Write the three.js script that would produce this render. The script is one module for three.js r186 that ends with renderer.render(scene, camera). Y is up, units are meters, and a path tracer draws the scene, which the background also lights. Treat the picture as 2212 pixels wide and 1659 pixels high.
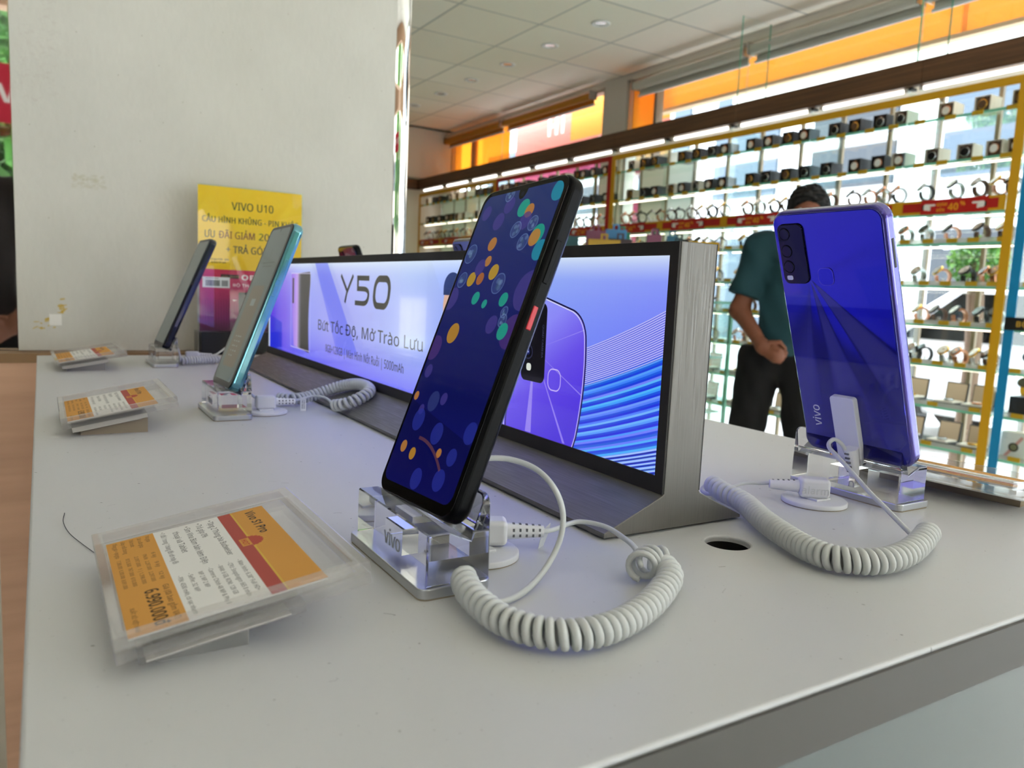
import * as THREE from 'three';
import { RoundedBoxGeometry } from 'three/addons/geometries/RoundedBoxGeometry.js';
import { mergeGeometries } from 'three/addons/utils/BufferGeometryUtils.js';
import { FontLoader } from 'three/addons/loaders/FontLoader.js';
import { TextGeometry } from 'three/addons/geometries/TextGeometry.js';
import { RectAreaLightUniformsLib } from 'three/addons/lights/RectAreaLightUniformsLib.js';
import { Brush, Evaluator, SUBTRACTION } from 'three-bvh-csg';

RectAreaLightUniformsLib.init();
const scene = new THREE.Scene();
// ---------------------------------------------------------------- camera: a phone held 12 cm over the table's near left corner
const camera = new THREE.PerspectiveCamera(52.93, 2212 / 1659, 0.02, 120);
const EYE = new THREE.Vector3(0, 1.1225, 0);
camera.position.copy(EYE);
camera.up.set(0.02319, 0.99179, -0.12576);
camera.lookAt(EYE.clone().add(new THREE.Vector3(0.51876, -0.11947, -0.84653)));
camera.focus = 0.42; camera.userData.fStop = 16;
// ---------------------------------------------------------------- overcast sky and exposure
scene.background = new THREE.Color(0.905, 0.985, 1.12);
scene.backgroundIntensity = 8.8;
const renderer = new THREE.WebGLRenderer({ antialias: true });
renderer.toneMapping = THREE.LinearToneMapping;
renderer.toneMappingExposure = 1.0;
renderer.shadowMap.enabled = true;
// lamps that light the place (radiance of their faces)
const TUBE = 9, STRIP = 7, SCREEN = 0.55;

// ---------------------------------------------------------------- helpers
let seed = 7;
const rnd = () => { seed = (seed + 0x6d2b79f5) | 0; let t = Math.imul(seed ^ (seed >>> 15), 1 | seed); t = (t + Math.imul(t ^ (t >>> 7), 61 | t)) ^ t; return ((t ^ (t >>> 14)) >>> 0) / 4294967296; };
const rr = (a, b) => a + (b - a) * rnd();
const V = (x, y, z) => new THREE.Vector3(x, y, z);
const names = new Map();
function numbered(n) { const k = names.get(n) || 0; names.set(n, k + 1); return k ? n + '_' + String(k).padStart(3, '0') : n; }
function tag(o, label, category, group) { o.userData.label = label; o.userData.category = category; if (group) o.userData.group = group; return o; }
function thing(name, label, category, at = [0, 0, 0], turn = 0, group) {
  const o = new THREE.Group(); o.name = numbered(name); o.position.set(...at); o.rotation.y = turn; scene.add(o); return tag(o, label, category, group);
}
function part(name, geo, m, parent, label) {
  const o = new THREE.Mesh(Array.isArray(geo) ? join(geo) : geo, m); o.name = numbered(name); parent.add(o); if (label) o.userData.label = label; return o;
}
function solo(name, geo, m, label, category, group) { return tag(part(name, geo, m, scene), label, category, group); }
function struct(name, geo, m, parent = scene) { const o = new THREE.Mesh(Array.isArray(geo) ? join(geo) : geo, m); o.name = name; parent.add(o); if (parent === scene) o.userData.kind = 'structure'; return o; }
function join(list) { return mergeGeometries(list.map((g) => { const h = g.index ? g.toNonIndexed() : g.clone(); for (const k of Object.keys(h.attributes)) if (!['position', 'normal', 'uv'].includes(k)) h.deleteAttribute(k); return h; })); }
const box = (x0, x1, y0, y1, z0, z1) => new THREE.BoxGeometry(x1 - x0, y1 - y0, z1 - z0).translate((x0 + x1) / 2, (y0 + y1) / 2, (z0 + z1) / 2);
const rbox = (x0, x1, y0, y1, z0, z1, r = 0.002, s = 2) => new RoundedBoxGeometry(x1 - x0, y1 - y0, z1 - z0, s, r).translate((x0 + x1) / 2, (y0 + y1) / 2, (z0 + z1) / 2);
const cyl = (r0, r1, h, n = 24) => new THREE.CylinderGeometry(r0, r1, h, n);
function rrect(w, h, r, x = 0, y = 0) {
  const s = new THREE.Shape(), a = x - w / 2, b = y - h / 2;
  s.moveTo(a + r, b); s.lineTo(a + w - r, b); s.absarc(a + w - r, b + r, r, -Math.PI / 2, 0); s.lineTo(a + w, b + h - r); s.absarc(a + w - r, b + h - r, r, 0, Math.PI / 2);
  s.lineTo(a + r, b + h); s.absarc(a + r, b + h - r, r, Math.PI / 2, Math.PI); s.lineTo(a, b + r); s.absarc(a + r, b + r, r, Math.PI, Math.PI * 1.5); return s;
}
const poly = (pts) => new THREE.Shape(pts.map((p) => new THREE.Vector2(...p)));
function extrude(shape, depth, bevel = 0, seg = 3, curve = 8) {
  const g = new THREE.ExtrudeGeometry(shape, { depth: depth - 2 * bevel, bevelEnabled: bevel > 0, bevelThickness: bevel, bevelSize: bevel, bevelOffset: -bevel, bevelSegments: seg, curveSegments: curve });
  return g.translate(0, 0, bevel);
}
function face(shape, w, h, x = 0, y = 0, n = 10) {   // flat face with uv 0..1 over its w x h rectangle
  const g = new THREE.ShapeGeometry(shape, n), p = g.attributes.position, u = g.attributes.uv;
  for (let i = 0; i < p.count; i++) u.setXY(i, (p.getX(i) - x) / w + 0.5, (p.getY(i) - y) / h + 0.5);
  return g;
}
const curve = (pts) => new THREE.CatmullRomCurve3(pts.map((p) => V(...p)), false, 'centripetal');
const tube = (pts, r, n = 60, k = 8) => { const c = curve(pts), g = [new THREE.TubeGeometry(c, n, r, k)]; for (const t of [0, 1]) g.push(new THREE.SphereGeometry(r, k, 6).translate(...c.getPoint(t).toArray())); return join(g); };
function coilGeo(pts, R, r, turns, dense = 0.15, k = 8) {
  const c = curve(pts), N = turns * 18;
  c.arcLengthDivisions = 800; const fr = c.computeFrenetFrames(400), out = [];
  for (let i = 0; i <= N; i++) {
    const t = i / N, p = c.getPointAt(t), j = Math.min(400, Math.round(t * 400)), a = (t - dense * Math.sin(t * Math.PI * 2) / (Math.PI * 2)) * turns * Math.PI * 2;
    out.push(p.addScaledVector(fr.normals[j], Math.cos(a) * R).addScaledVector(fr.binormals[j], Math.sin(a) * R));
  }
  const h = new THREE.CatmullRomCurve3(out); h.arcLengthDivisions = N * 3; return new THREE.TubeGeometry(h, N, r, k);
}
const lin = (h) => new THREE.Color(h);
const std = (color, roughness = 0.6, o = {}) => new THREE.MeshStandardMaterial({ color, roughness, ...o });
const phys = (color, roughness, o = {}) => new THREE.MeshPhysicalMaterial({ color, roughness, ...o });
const glow = (color, k) => new THREE.MeshStandardMaterial({ color: 0x222222, emissive: color, emissiveIntensity: k, roughness: 0.5 });
function canvasTex(w, h, draw, o = {}) {
  const c = document.createElement('canvas'); c.width = w; c.height = h; draw(c.getContext('2d'), w, h);
  const t = new THREE.CanvasTexture(c); t.colorSpace = o.data ? THREE.NoColorSpace : THREE.SRGBColorSpace; t.wrapS = t.wrapT = o.wrap || THREE.ClampToEdgeWrapping; return t;
}
// value noise on a wrapping lattice
function noiseField(n, m, cells, cellsY = cells) {
  const L = []; for (let i = 0; i < cells * cellsY; i++) L.push(rnd());
  return (x, y) => { const fx = (x / n) * cells, fy = (y / m) * cellsY, i = Math.floor(fx), j = Math.floor(fy); let u = fx - i, v = fy - j; u = u * u * (3 - 2 * u); v = v * v * (3 - 2 * v);
    const g = (a, b) => L[((b + cellsY) % cellsY) * cells + ((a + cells) % cells)]; return (g(i, j) * (1 - u) + g(i + 1, j) * u) * (1 - v) + (g(i, j + 1) * (1 - u) + g(i + 1, j + 1) * u) * v; };
}
function noiseTex(n, m, layers, base, amp, o = {}) {   // grey or coloured grain: layers of [cellsX, cellsY, weight]
  const f = layers.map(([a, b, w]) => [noiseField(n, m, a, b), w]);
  const t = canvasTex(n, m, (g) => { const im = g.createImageData(n, m); for (let y = 0; y < m; y++) for (let x = 0; x < n; x++) { let s = 0; for (const [q, w] of f) s += (q(x, y) - 0.5) * w; const i = (y * n + x) * 4; for (let c = 0; c < 3; c++) im.data[i + c] = base[c] + s * amp[c]; im.data[i + 3] = 255; } g.putImageData(im, 0, 0); if (o.over) o.over(g, n, m); }, { data: o.data, wrap: THREE.RepeatWrapping });
  if (o.repeat) t.repeat.set(...o.repeat);
  return t;
}
const font = await new FontLoader().loadAsync('fonts/droid/droid_sans_regular.typeface.json');
const fontB = await new FontLoader().loadAsync('fonts/droid/droid_sans_bold.typeface.json');
function txt(s, size, depth, f = font) { const g = new TextGeometry(s, { font: f, size, depth, curveSegments: 4 }); g.computeBoundingBox(); const b = g.boundingBox; return g.translate(-(b.min.x + b.max.x) / 2, -(b.min.y + b.max.y) / 2, 0); }
const ORD = ['first', 'second', 'third', 'fourth', 'fifth', 'sixth', 'seventh', 'eighth', 'ninth', 'tenth', 'eleventh', 'twelfth'];

// lettering with Vietnamese marks: the fonts lack the composed letters, so each base letter gets its marks drawn over it
function vietW(g, s) { let w = 0; for (const c of s.normalize('NFD')) if (!/[\u0300-\u036f]/.test(c)) w += g.measureText(c).width; return w; }
function viet(g, s, x, y, size, w) {   // fits the width w if one is given; the font must be set already
  const k = w ? w / vietW(g, s) : 1; g.save(); g.translate(x, y); g.scale(k, 1); g.strokeStyle = g.fillStyle; g.lineWidth = size * 0.07; g.lineCap = 'butt';
  let px = 0, base = '', bw = 0, bx = 0, up = 0;
  const path = (...p) => { g.beginPath(); g.moveTo(...p[0]); for (const q of p.slice(1)) q.length === 2 ? g.lineTo(...q) : g.quadraticCurveTo(...q); g.stroke(); };
  for (const c of s.normalize('NFD')) {
    const m = c.codePointAt(0);
    if (m < 0x300 || m > 0x36f) { g.fillText(c, px, 0); bx = px; bw = g.measureText(c).width; px += bw; base = c; up = /[a-zđ]/.test(c) ? 0.6 : 0.79; continue; }
    const X = bx + bw / 2, Y = -up * size, e = size;
    if (m === 0x302) { path([X - 0.14 * e, Y + 0.02 * e], [X, Y - 0.1 * e], [X + 0.14 * e, Y + 0.02 * e]); up += 0.15; }
    else if (m === 0x306) { path([X - 0.13 * e, Y - 0.08 * e], [X, Y + 0.08 * e, X + 0.13 * e, Y - 0.08 * e]); up += 0.15; }
    else if (m === 0x31b) path([bx + bw * 0.84, -(up - 0.09) * e], [bx + bw * 1.06, -(up - 0.08) * e, bx + bw * 1.04, -(up + 0.06) * e]);
    else if (m === 0x301) path([X - 0.04 * e, Y + 0.03 * e], [X + 0.08 * e, Y - 0.12 * e]);
    else if (m === 0x300) path([X + 0.04 * e, Y + 0.03 * e], [X - 0.08 * e, Y - 0.12 * e]);
    else if (m === 0x303) path([X - 0.14 * e, Y], [X - 0.08 * e, Y - 0.12 * e, X, Y - 0.04 * e], [X + 0.08 * e, Y + 0.04 * e, X + 0.14 * e, Y - 0.08 * e]);
    else if (m === 0x309) path([X - 0.06 * e, Y - 0.12 * e], [X + 0.09 * e, Y - 0.15 * e, X + 0.05 * e, Y - 0.06 * e], [X - 0.01 * e, Y - 0.02 * e, X, Y + 0.03 * e]);
    else if (m === 0x323) { g.beginPath(); g.arc(X, 0.14 * e, 0.06 * e, 0, 7); g.fill(); }
  }
  g.restore();
}
// ---------------------------------------------------------------- materials
const M = {
  plaster: std(0xd9d5ca, 0.85), ceil: std(0xd8d6cf, 0.9), grid: std(0xbdbcb6, 0.6), floor: std(0xddd6ca, 0.35),
  chrome: std(0xe6e6e6, 0.07, { metalness: 1 }), mirror: std(0xf2f4f4, 0.02, { metalness: 1 }), steel: std(0xc4c4c2, 0.25, { metalness: 1 }),
  alu: std(0xc9cbce, 0.32, { metalness: 1 }), black: std(0x0b0b0c, 0.35), blackGloss: phys(0x040405, 0.08, { specularIntensity: 0.6 }), dark: std(0x2b2a29, 0.55),
  clear: phys(0xffffff, 0.02, { transmission: 1, thickness: 0.02, ior: 1.49, attenuationColor: lin(0xeef4f6), attenuationDistance: 0.25 }),
  pane: phys(0xfcfefd, 0.0, { transmission: 1, thickness: 0, ior: 1.5 }), shelfGlass: phys(0xf6fcf9, 0.0, { transmission: 1, thickness: 0, ior: 1.5 }),
  glassEdge: phys(0x78c4a6, 0.3, { transmission: 0.25, thickness: 0 }),
  white: std(0xe9e9ea, 0.45), offWhite: std(0xd9dad8, 0.5), cable: std(0xd3d5d2, 0.5), cream: std(0xd8d2c2, 0.6), paper: std(0xeeece6, 0.8), card: std(0xa0937c, 0.9),
  yellowTape: std(0xd09a06, 0.55), redTape: std(0xb01710, 0.55), blueTape: std(0x0682b5, 0.5), label: std(0xb8920f, 0.6),
  orange: phys(0xf8c766, 0.6, { transmission: 0.75, thickness: 0 }), tan: std(0xcfa98a, 0.7),
  hair: std(0x060505, 0.85), skin: std(0x7d4a33, 0.6), shirt: std(0x143d45, 0.85), trouser: std(0x09090b, 0.95), shoe: std(0x1b1a1a, 0.5),
};
const grain = (w, h, cx, cy) => noiseTex(w, h, [[cx, cy, 1], [cx * 2, cy * 2, 0.6], [cx * 4, cy * 4, 0.5]], [128, 128, 128], [110, 110, 110], { data: true });
// brushed metal of the light box: fine grain along one axis
const brush = noiseTex(1024, 256, [[512, 4, 1], [256, 3, 0.7], [128, 6, 0.5]], [176, 176, 176], [90, 90, 90], { data: true });
brush.repeat.set(14, 14);
M.brushed = std(0x77746e, 0.72, { metalness: 0.55, roughnessMap: brush, bumpMap: brush, bumpScale: 0.00002 });
M.bezel = std(0x3a3734, 0.6, { metalness: 0.3 });
// table top: white laminate with small dark specks and scuffs
const tableTex = canvasTex(2048, 2048, (g, w, h) => {
  g.fillStyle = '#d0d0cf'; g.fillRect(0, 0, w, h);
  for (let i = 0; i < 5200; i++) { const d = rnd(); g.fillStyle = d < 0.5 ? 'rgba(120,118,112,.35)' : 'rgba(205,205,203,.6)'; const r = rr(0.5, 1.7); g.fillRect(rnd() * w, rnd() * h, r, r); }
  for (let i = 0; i < 260; i++) { g.fillStyle = `rgba(70,68,66,${rr(0.25, 0.7)})`; const r = rr(0.7, 2.4); g.beginPath(); g.ellipse(rnd() * w, rnd() * h, r, r * rr(0.4, 1), rnd() * 3, 0, 7); g.fill(); }
  for (let i = 0; i < 60; i++) { g.strokeStyle = `rgba(90,88,86,${rr(0.2, 0.55)})`; g.lineWidth = rr(0.6, 1.6); g.beginPath(); const x = rnd() * w, y = rnd() * h; g.moveTo(x, y); g.quadraticCurveTo(x + rr(-8, 8), y + rr(-8, 8), x + rr(-18, 18), y + rr(-12, 12)); g.stroke(); }
}, { wrap: THREE.RepeatWrapping });
M.table = std(0xffffff, 0.42, { map: tableTex });
// pillar face: painted plaster with smudges and a remnant of yellow glue
const wallTex = canvasTex(1024, 1024, (g, w, h) => {
  g.fillStyle = '#c8c6bc'; g.fillRect(0, 0, w, h);
  const f = noiseField(w, h, 9), f2 = noiseField(w, h, 160, 60), im = g.getImageData(0, 0, w, h);
  for (let y = 0; y < h; y++) for (let x = 0; x < w; x++) { const s = (f(x, y) - 0.5) * 7 + (f2(x, y) - 0.5) * 2.5, i = (y * w + x) * 4; for (let c = 0; c < 3; c++) im.data[i + c] += s; }
  g.putImageData(im, 0, 0);
  const smudge = (x, y, a, b, c, n) => { for (let i = 0; i < n; i++) { g.fillStyle = c; g.beginPath(); g.ellipse(x + rr(-a, a), y + rr(-b, b), rr(2, 9), rr(1, 4), rr(-0.5, 0.2), 0, 7); g.fill(); } };
  smudge(120, 110, 30, 10, 'rgba(170,158,120,.10)', 40); smudge(170, 190, 50, 9, 'rgba(165,155,120,.08)', 60); smudge(165, 655, 40, 14, 'rgba(150,140,105,.10)', 60); smudge(60, 300, 40, 200, 'rgba(140,138,130,.05)', 160);
  smudge(60, 960, 22, 16, 'rgba(190,150,40,.5)', 16); smudge(100, 930, 5, 22, 'rgba(190,145,30,.5)', 10); g.fillStyle = '#e6e4dd'; g.fillRect(70, 945, 28, 24);
  for (let i = 0; i < 40; i++) { g.fillStyle = 'rgba(110,100,80,.5)'; g.fillRect(rnd() * w, rnd() * h, 2, 2); }
});
M.wall = std(0xffffff, 0.85, { map: wallTex, bumpMap: grain(512, 512, 120, 90), bumpScale: 0.00025 });
function wood(base, amp) { return noiseTex(512, 512, [[3, 40, 1], [6, 120, 0.8], [12, 250, 0.5], [4, 6, 0.7]], base, amp); }
M.beam = std(0xffffff, 0.5, { map: wood([92, 60, 36], [42, 30, 20]) });
M.wains = std(0xffffff, 0.6, { map: wood([206, 164, 136], [10, 9, 8]) });
M.trimWood = std(0x8a6a46, 0.55);

// ---------------------------------------------------------------- the room: shop floor, ceiling of panels, window wall on the right, shop front behind the camera
const X0 = -3.4, X1 = 4.13, ZB = -8.55, ZF = 2.7, HC = 2.912;
const floor = struct('floor', box(X0 - 0.2, X1 + 0.25, -0.12, 0, ZB - 0.2, ZF + 0.2), M.floor);
for (let i = 0; i < 2; i++) for (let j = 0; j < 10; j++) part('floor_tile', rbox(-1.7 + i * 0.6, -1.103 + i * 0.6, 0, 0.006, -8.2 + j * 0.6, -7.603 + j * 0.6, 0.002, 1), M.floor, floor);
const ceiling = struct('ceiling', box(X0 - 0.2, X1 + 0.3, HC + 0.035, HC + 0.15, ZB - 0.2, ZF + 0.2), M.plaster);
{ // lay-in panels on a grid of narrow bars
  const tile = [0, 1, 2].map(() => new RoundedBoxGeometry(0.588, 0.02, 0.588, 1, 0.003));
  const tints = [0xf3ece0, 0xf1eadd, 0xf5efe4].map((c) => std(c, 0.9));
  const xs = [4.13, 3.522, 2.915, 2.31, 1.705, 1.1, 0.495, -0.11, -0.715, -1.32, -1.925, -2.53, -3.135], zs = [];
  for (let z = -4.615 - 0.604 * 6; z < ZF + 0.6; z += 0.604) zs.push(z);
  for (let i = 0; i + 1 < xs.length; i++) for (const z of zs) { const m = part('ceiling_panel', tile[0], tints[Math.floor(rnd() * 3)], ceiling); m.position.set((xs[i] + xs[i + 1]) / 2, HC + 0.012 + rr(0, 0.0015), z + 0.302); m.scale.set((xs[i] - xs[i + 1] - 0.014) / 0.588, 1, 1); }
  const bars = []; for (const x of xs) bars.push(box(x - 0.012, x + 0.012, HC + 0.004, HC + 0.036, ZB, ZF)); for (const z of zs) bars.push(box(X0, X1, HC + 0.004, HC + 0.036, z - 0.012, z + 0.012));
  part('ceiling_grid', bars, M.grid, ceiling);
}
struct('wall_back', box(X0 - 0.2, X1 + 0.25, 0, HC + 0.035, ZB - 0.15, ZB), M.plaster);
struct('wall_left', box(X0 - 0.15, X0, 0, HC + 0.035, ZB, ZF), std(0x6d665c, 0.8));
struct('trim_1', box(3.42, X1, 2.36, HC, ZB, ZB + 0.22), M.plaster);           // dropped beam in the far corner
// window wall: lintel, one pillar, sill and two bands of glazing
struct('wall_right', [box(X1, X1 + 0.14, 2.872, HC + 0.035, ZB, ZF), box(X1, X1 + 0.14, 0, 2.872, -5.445, -5.155), box(X1, X1 + 0.14, 0, 2.872, ZB, -8.36), box(X1, X1 + 0.14, 0, 0.12, ZB, ZF), box(X1, X1 + 0.14, 0, 2.872, ZF - 0.25, ZF)], M.plaster);
const winFrame = std(0x8a7a66, 0.5), alFrame = std(0xbfb8ad, 0.4, { metalness: 0.6 });
function windowBand(n, z0, z1, bars) {
  const w = struct('window_' + n, [box(X1 + 0.02, X1 + 0.08, 0.12, 0.17, z0, z1), box(X1 + 0.02, X1 + 0.08, 2.33, 2.37, z0, z1), box(X1 + 0.01, X1 + 0.09, 2.845, 2.872, z0, z1), box(X1 + 0.01, X1 + 0.09, 0.12, 2.872, z0, z0 + 0.03), box(X1 + 0.01, X1 + 0.09, 0.12, 2.872, z1 - 0.03, z1)], alFrame);
  w.userData.kind = 'structure';
  const at = [z0 + 0.03, ...bars, z1 - 0.03];
  for (let i = 0; i + 1 < at.length; i++) { part('window_pane', box(X1 + 0.045, X1 + 0.051, 0.17, 2.33, at[i], at[i + 1]), M.pane, w); if (i) part('mullion', box(X1 + 0.015, X1 + 0.085, 0.17, 2.845, at[i] - 0.016, at[i] + 0.016), winFrame, w); }
  return [w, at];
}
const [win1, at1] = windowBand(1, -8.36, -5.445, [-7.85]);
for (const [a, b] of [[-8.33, -7.872], [-7.828, -7.09]]) part('orange_panel', box(X1 + 0.05, X1 + 0.06, 2.37, 2.845, a, b), M.orange, win1);
part('window_pane', box(X1 + 0.045, X1 + 0.051, 2.37, 2.845, -7.09, -5.475), M.pane, win1);
const [win2, at2] = windowBand(2, -5.155, ZF - 0.25, [-4.81, -0.9]);
part('orange_panel', box(X1 + 0.05, X1 + 0.06, 2.37, 2.845, -5.125, -4.832), M.orange, win2);
for (let i = 1; i + 1 < at2.length; i++) part('window_pane', box(X1 + 0.045, X1 + 0.051, 2.37, 2.845, at2[i], at2[i + 1]), M.pane, win2);
// shop front behind the camera: open glazing onto the street
struct('wall_front', [box(X0, X1, 2.6, HC + 0.035, ZF, ZF + 0.12), box(X0, -2.9, 0, 2.6, ZF, ZF + 0.12), box(3.7, X1, 0, 2.6, ZF, ZF + 0.12), box(X0, X1, 0, 0.08, ZF, ZF + 0.12)], M.tan);
const win3 = struct('window_3', [-2.9, -1.25, 0.4, 2.05, 3.66].map((x) => box(x, x + 0.04, 0.08, 2.6, ZF + 0.03, ZF + 0.09)), alFrame);
for (const x of [-2.86, -1.21, 0.44, 2.09]) part('window_pane', box(x, x + 1.61, 0.08, 2.6, ZF + 0.055, ZF + 0.061), M.pane, win3);

// pillar: plaster face between two mirror claddings, on a wood-faced base
const PZ = -1.375;
{
  struct('wall_pillar', box(-0.066, 0.592, 0.999, HC + 0.03, -1.99, PZ - 0.012), M.plaster);
  const g = new THREE.BoxGeometry(0.594, HC - 1.0, 0.012), p = g.attributes.position, u = g.attributes.uv;
  for (let i = 0; i < p.count; i++) u.setXY(i, (p.getX(i) + 0.297) / 0.594, (p.getY(i) + (HC - 1) / 2) / 0.72);
  struct('trim_2', g.translate(0.266, (HC + 1.0) / 2, PZ - 0.006), M.wall);
  const right = thing('mirror_strip', 'narrow polished mirror strip down the right edge of the white pillar', 'mirror', [0.5765, 1.0, PZ - 0.004]);
  const sh = new THREE.PlaneGeometry(0.025, HC - 1.0, 4, 60), q = sh.attributes.position;
  for (let i = 0; i < q.count; i++) { const x = q.getX(i) / 0.0125, y = q.getY(i); q.setZ(i, -0.0035 * x * x + 0.0016 * Math.sin(y * 17) * (0.4 + 0.6 * Math.sin(y * 5.1)) + 0.0012 * Math.sin(y * 31)); }
  sh.computeVertexNormals();
  part('mirror_sheet', sh.translate(0, (HC - 1.0) / 2, 0.005), M.mirror, right); part('edge_strip', box(0.0125, 0.0145, 0, HC - 1.0, -0.006, 0.004), M.chrome, right);
  const left = thing('mirror_strip', 'mirror cladding at the left edge of the white pillar', 'mirror', [-0.049, 1.0, PZ - 0.006]);
  part('mirror_sheet', box(-0.0115, 0.0165, 0, HC - 1.0, -0.004, 0.0), M.mirror, left); part('mirror_sheet', box(-0.04, -0.0125, 0, HC - 1.0, -0.004, 0.0), M.mirror, left); part('edge_strip', box(0.0165, 0.018, 0, HC - 1.0, -0.004, 0.005), M.chrome, left);
  struct('baseboard_pillar', box(-0.062, 0.63, 0, 0.985, -2.0, -1.337), M.wains);
  struct('trim_3', box(-0.064, 0.632, 0.985, 0.999, -2.0, -1.335), M.trimWood);
}
// ---------------------------------------------------------------- outside: pavement, building across, trees, sign boards, a parked car
struct('ground', box(4.4, 26, -0.25, -0.13, -26, 14), std(0xcfcdc6, 0.9));
struct('ground_front', box(-16, 4.39, -0.25, -0.13, 2.9, 20), std(0xc4c2bc, 0.9));
{
  const b = thing('shop_building', 'pale shop building with blue-grey windows across the street, seen through the shelves', 'building', [12, -0.13, -6]);
  part('wall', box(0, 4, 0, 9, -16, 14), std(0xd5d6d4, 0.8), b);
  const blue = phys(0x3c4d5a, 0.15), dk = std(0x1f272d, 0.3);
  for (let k = 0; k < 12; k++) for (let j = 0; j < 3; j++) part('window', box(-0.06, 0.02, 0.5 + j * 2.8, 2.5 + j * 2.8, -15.5 + k * 2.4, -13.9 + k * 2.4), (k + j) % 3 ? blue : dk, b);
  const f = thing('shop_building', 'tan and white house fronts across the street mirrored in the pillar edges', 'building', [0, -0.13, 15]);
  part('wall', box(-12, 12, 0, 8, 0, 3), std(0xcab9a4, 0.8), f);
  for (let k = 0; k < 8; k++) part('window', box(-11 + k * 2.9, -9.4 + k * 2.9, 1, 3.4, -0.06, 0.02), dk, f);
  const leafM = [0x4f8a2c, 0x6fa53a, 0x3d7426].map((c) => phys(c, 0.7, { transmission: 0.35, thickness: 0 })), trunkM = std(0x6a5644, 0.9);
  function tree(label, x, z, h, R, n) {
    const t = thing('street_tree', label, 'tree', [x, -0.13, z]);
    part('trunk', tube([[0, 0, 0], [0.03, h * 0.5, 0.02], [-0.02, h, 0]], 0.06, 12, 7), trunkM, t);
    leafM.forEach((m, k) => { const L = []; for (let i = 0; i < n; i++) { const a = rnd() * 6.28, b = Math.acos(rr(-1, 1)), r = R * Math.cbrt(rr(0.15, 1)), s = rr(0.05, 0.1) * (R / 0.7); const g = new THREE.CircleGeometry(s, 5); g.scale(0.55, 1, 1).rotateX(rnd() * 6).rotateY(rnd() * 6).translate(Math.cos(a) * Math.sin(b) * r, h + Math.cos(b) * r * 0.9, Math.sin(a) * Math.sin(b) * r); L.push(g); } const f = part('foliage', L, m, t); f.userData.kind = 'stuff'; });
  }
  tree('bright green tree outside the window, beyond the shelves left of the yellow tape', 5.9, -3.14, 1.62, 0.21, 420);
  tree('leafy green tree on the street mirrored in the left pillar edge', -0.4, 7.5, 3.2, 1.5, 900);
  tree('leafy green tree on the street mirrored in the right pillar edge', 2.6, 7.8, 3.0, 1.3, 800);
}
{ // sign boards under the eaves, seen through the top lights of the windows
  const or = phys(0xf7c468, 0.6, { transmission: 0.6, thickness: 0 }), tanB = std(0xd9bf9a, 0.6);
  const s = thing('sign_board', 'long orange sign board outside along the top of the near window', 'sign', [4.42, 2.36, -5.1]);
  part('panel', box(0, 0.06, 0.305, 0.72, 0, 2.5), or, s); part('panel', box(0, 0.06, 0.305, 0.72, 2.505, 5.2), or, s); part('edge_strip', box(-0.01, 0.07, 0.28, 0.305, 0, 5.2), tanB, s);
  const l = thing('light_strip', 'long bright white light strip under the orange sign board outside', 'light', [4.46, 2.58, -4.3]);
  part('tube', box(0, 0.05, -0.005, 0.055, 0, 4.2), glow(0xffffff, 3.2), l); part('back_plate', box(0.05, 0.07, -0.06, 0.06, -0.02, 4.22), M.white, l);
  const pk = canvasTex(512, 256, (g, w, h) => { g.fillStyle = '#f28b7c'; g.fillRect(0, 0, w, h); g.fillStyle = '#f2a01c'; g.fillRect(w * 0.42, 0, w, h * 0.55); g.fillRect(0, h * 0.72, w, h * 0.1); g.fillStyle = '#ef5aa2'; g.fillRect(0, h * 0.82, w * 0.7, h); g.fillStyle = '#f7dca0'; g.fillRect(w * 0.72, h * 0.6, w, h * 0.4); g.fillStyle = '#fff6ee'; g.font = 'bold 70px sans-serif'; g.fillText('Hi', w * 0.24, h * 0.45); for (let i = 0; i < 7; i++) { g.beginPath(); g.ellipse(w * (0.45 + i * 0.08), h * (0.62 - i * 0.015), 9, 6, 0, 0, 7); g.fill(); } });
  const b = thing('sign_board', 'salmon, pink and orange sign board outside behind the far top window', 'sign', [4.75, 2.3, -7.9]);
  const g = new THREE.PlaneGeometry(2.6, 1.0).rotateY(-Math.PI / 2).translate(-0.002, 0.45, 1.3); part('print', g, std(0xffffff, 0.6, { map: pk }), b); part('panel', box(0, 0.05, -0.05, 0.95, 0, 2.6), M.white, b);
  const p = thing('poster_stand', 'bright pink poster outside the window behind the red framed shelves', 'poster', [4.7, -0.13, -6.2]);
  part('panel', box(0, 0.04, 0.5, 2.2, 0, 0.75), std(0xe8579b, 0.6), p); part('post', [box(0.01, 0.03, 0, 0.5, 0.05, 0.08), box(0.01, 0.03, 0, 0.5, 0.67, 0.7)], M.steel, p);
  const o = thing('sign_column', 'tall orange panel outside the window near the red tape', 'sign', [4.7, -0.13, -5.35]);
  part('panel', box(0, 0.12, 0, 2.4, 0, 0.34), or, o); part('edge_strip', box(-0.01, 0.13, 2.4, 2.44, -0.01, 0.35), tanB, o);
  const o2 = thing('sign_column', 'tall orange panel outside the far end of the window wall', 'sign', [4.7, -0.13, -8.6]);
  part('panel', box(0, 0.12, 0, 2.4, 0, 1.1), or, o2); part('edge_strip', box(-0.01, 0.13, 2.4, 2.44, -0.01, 1.11), tanB, o2);
}
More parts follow.
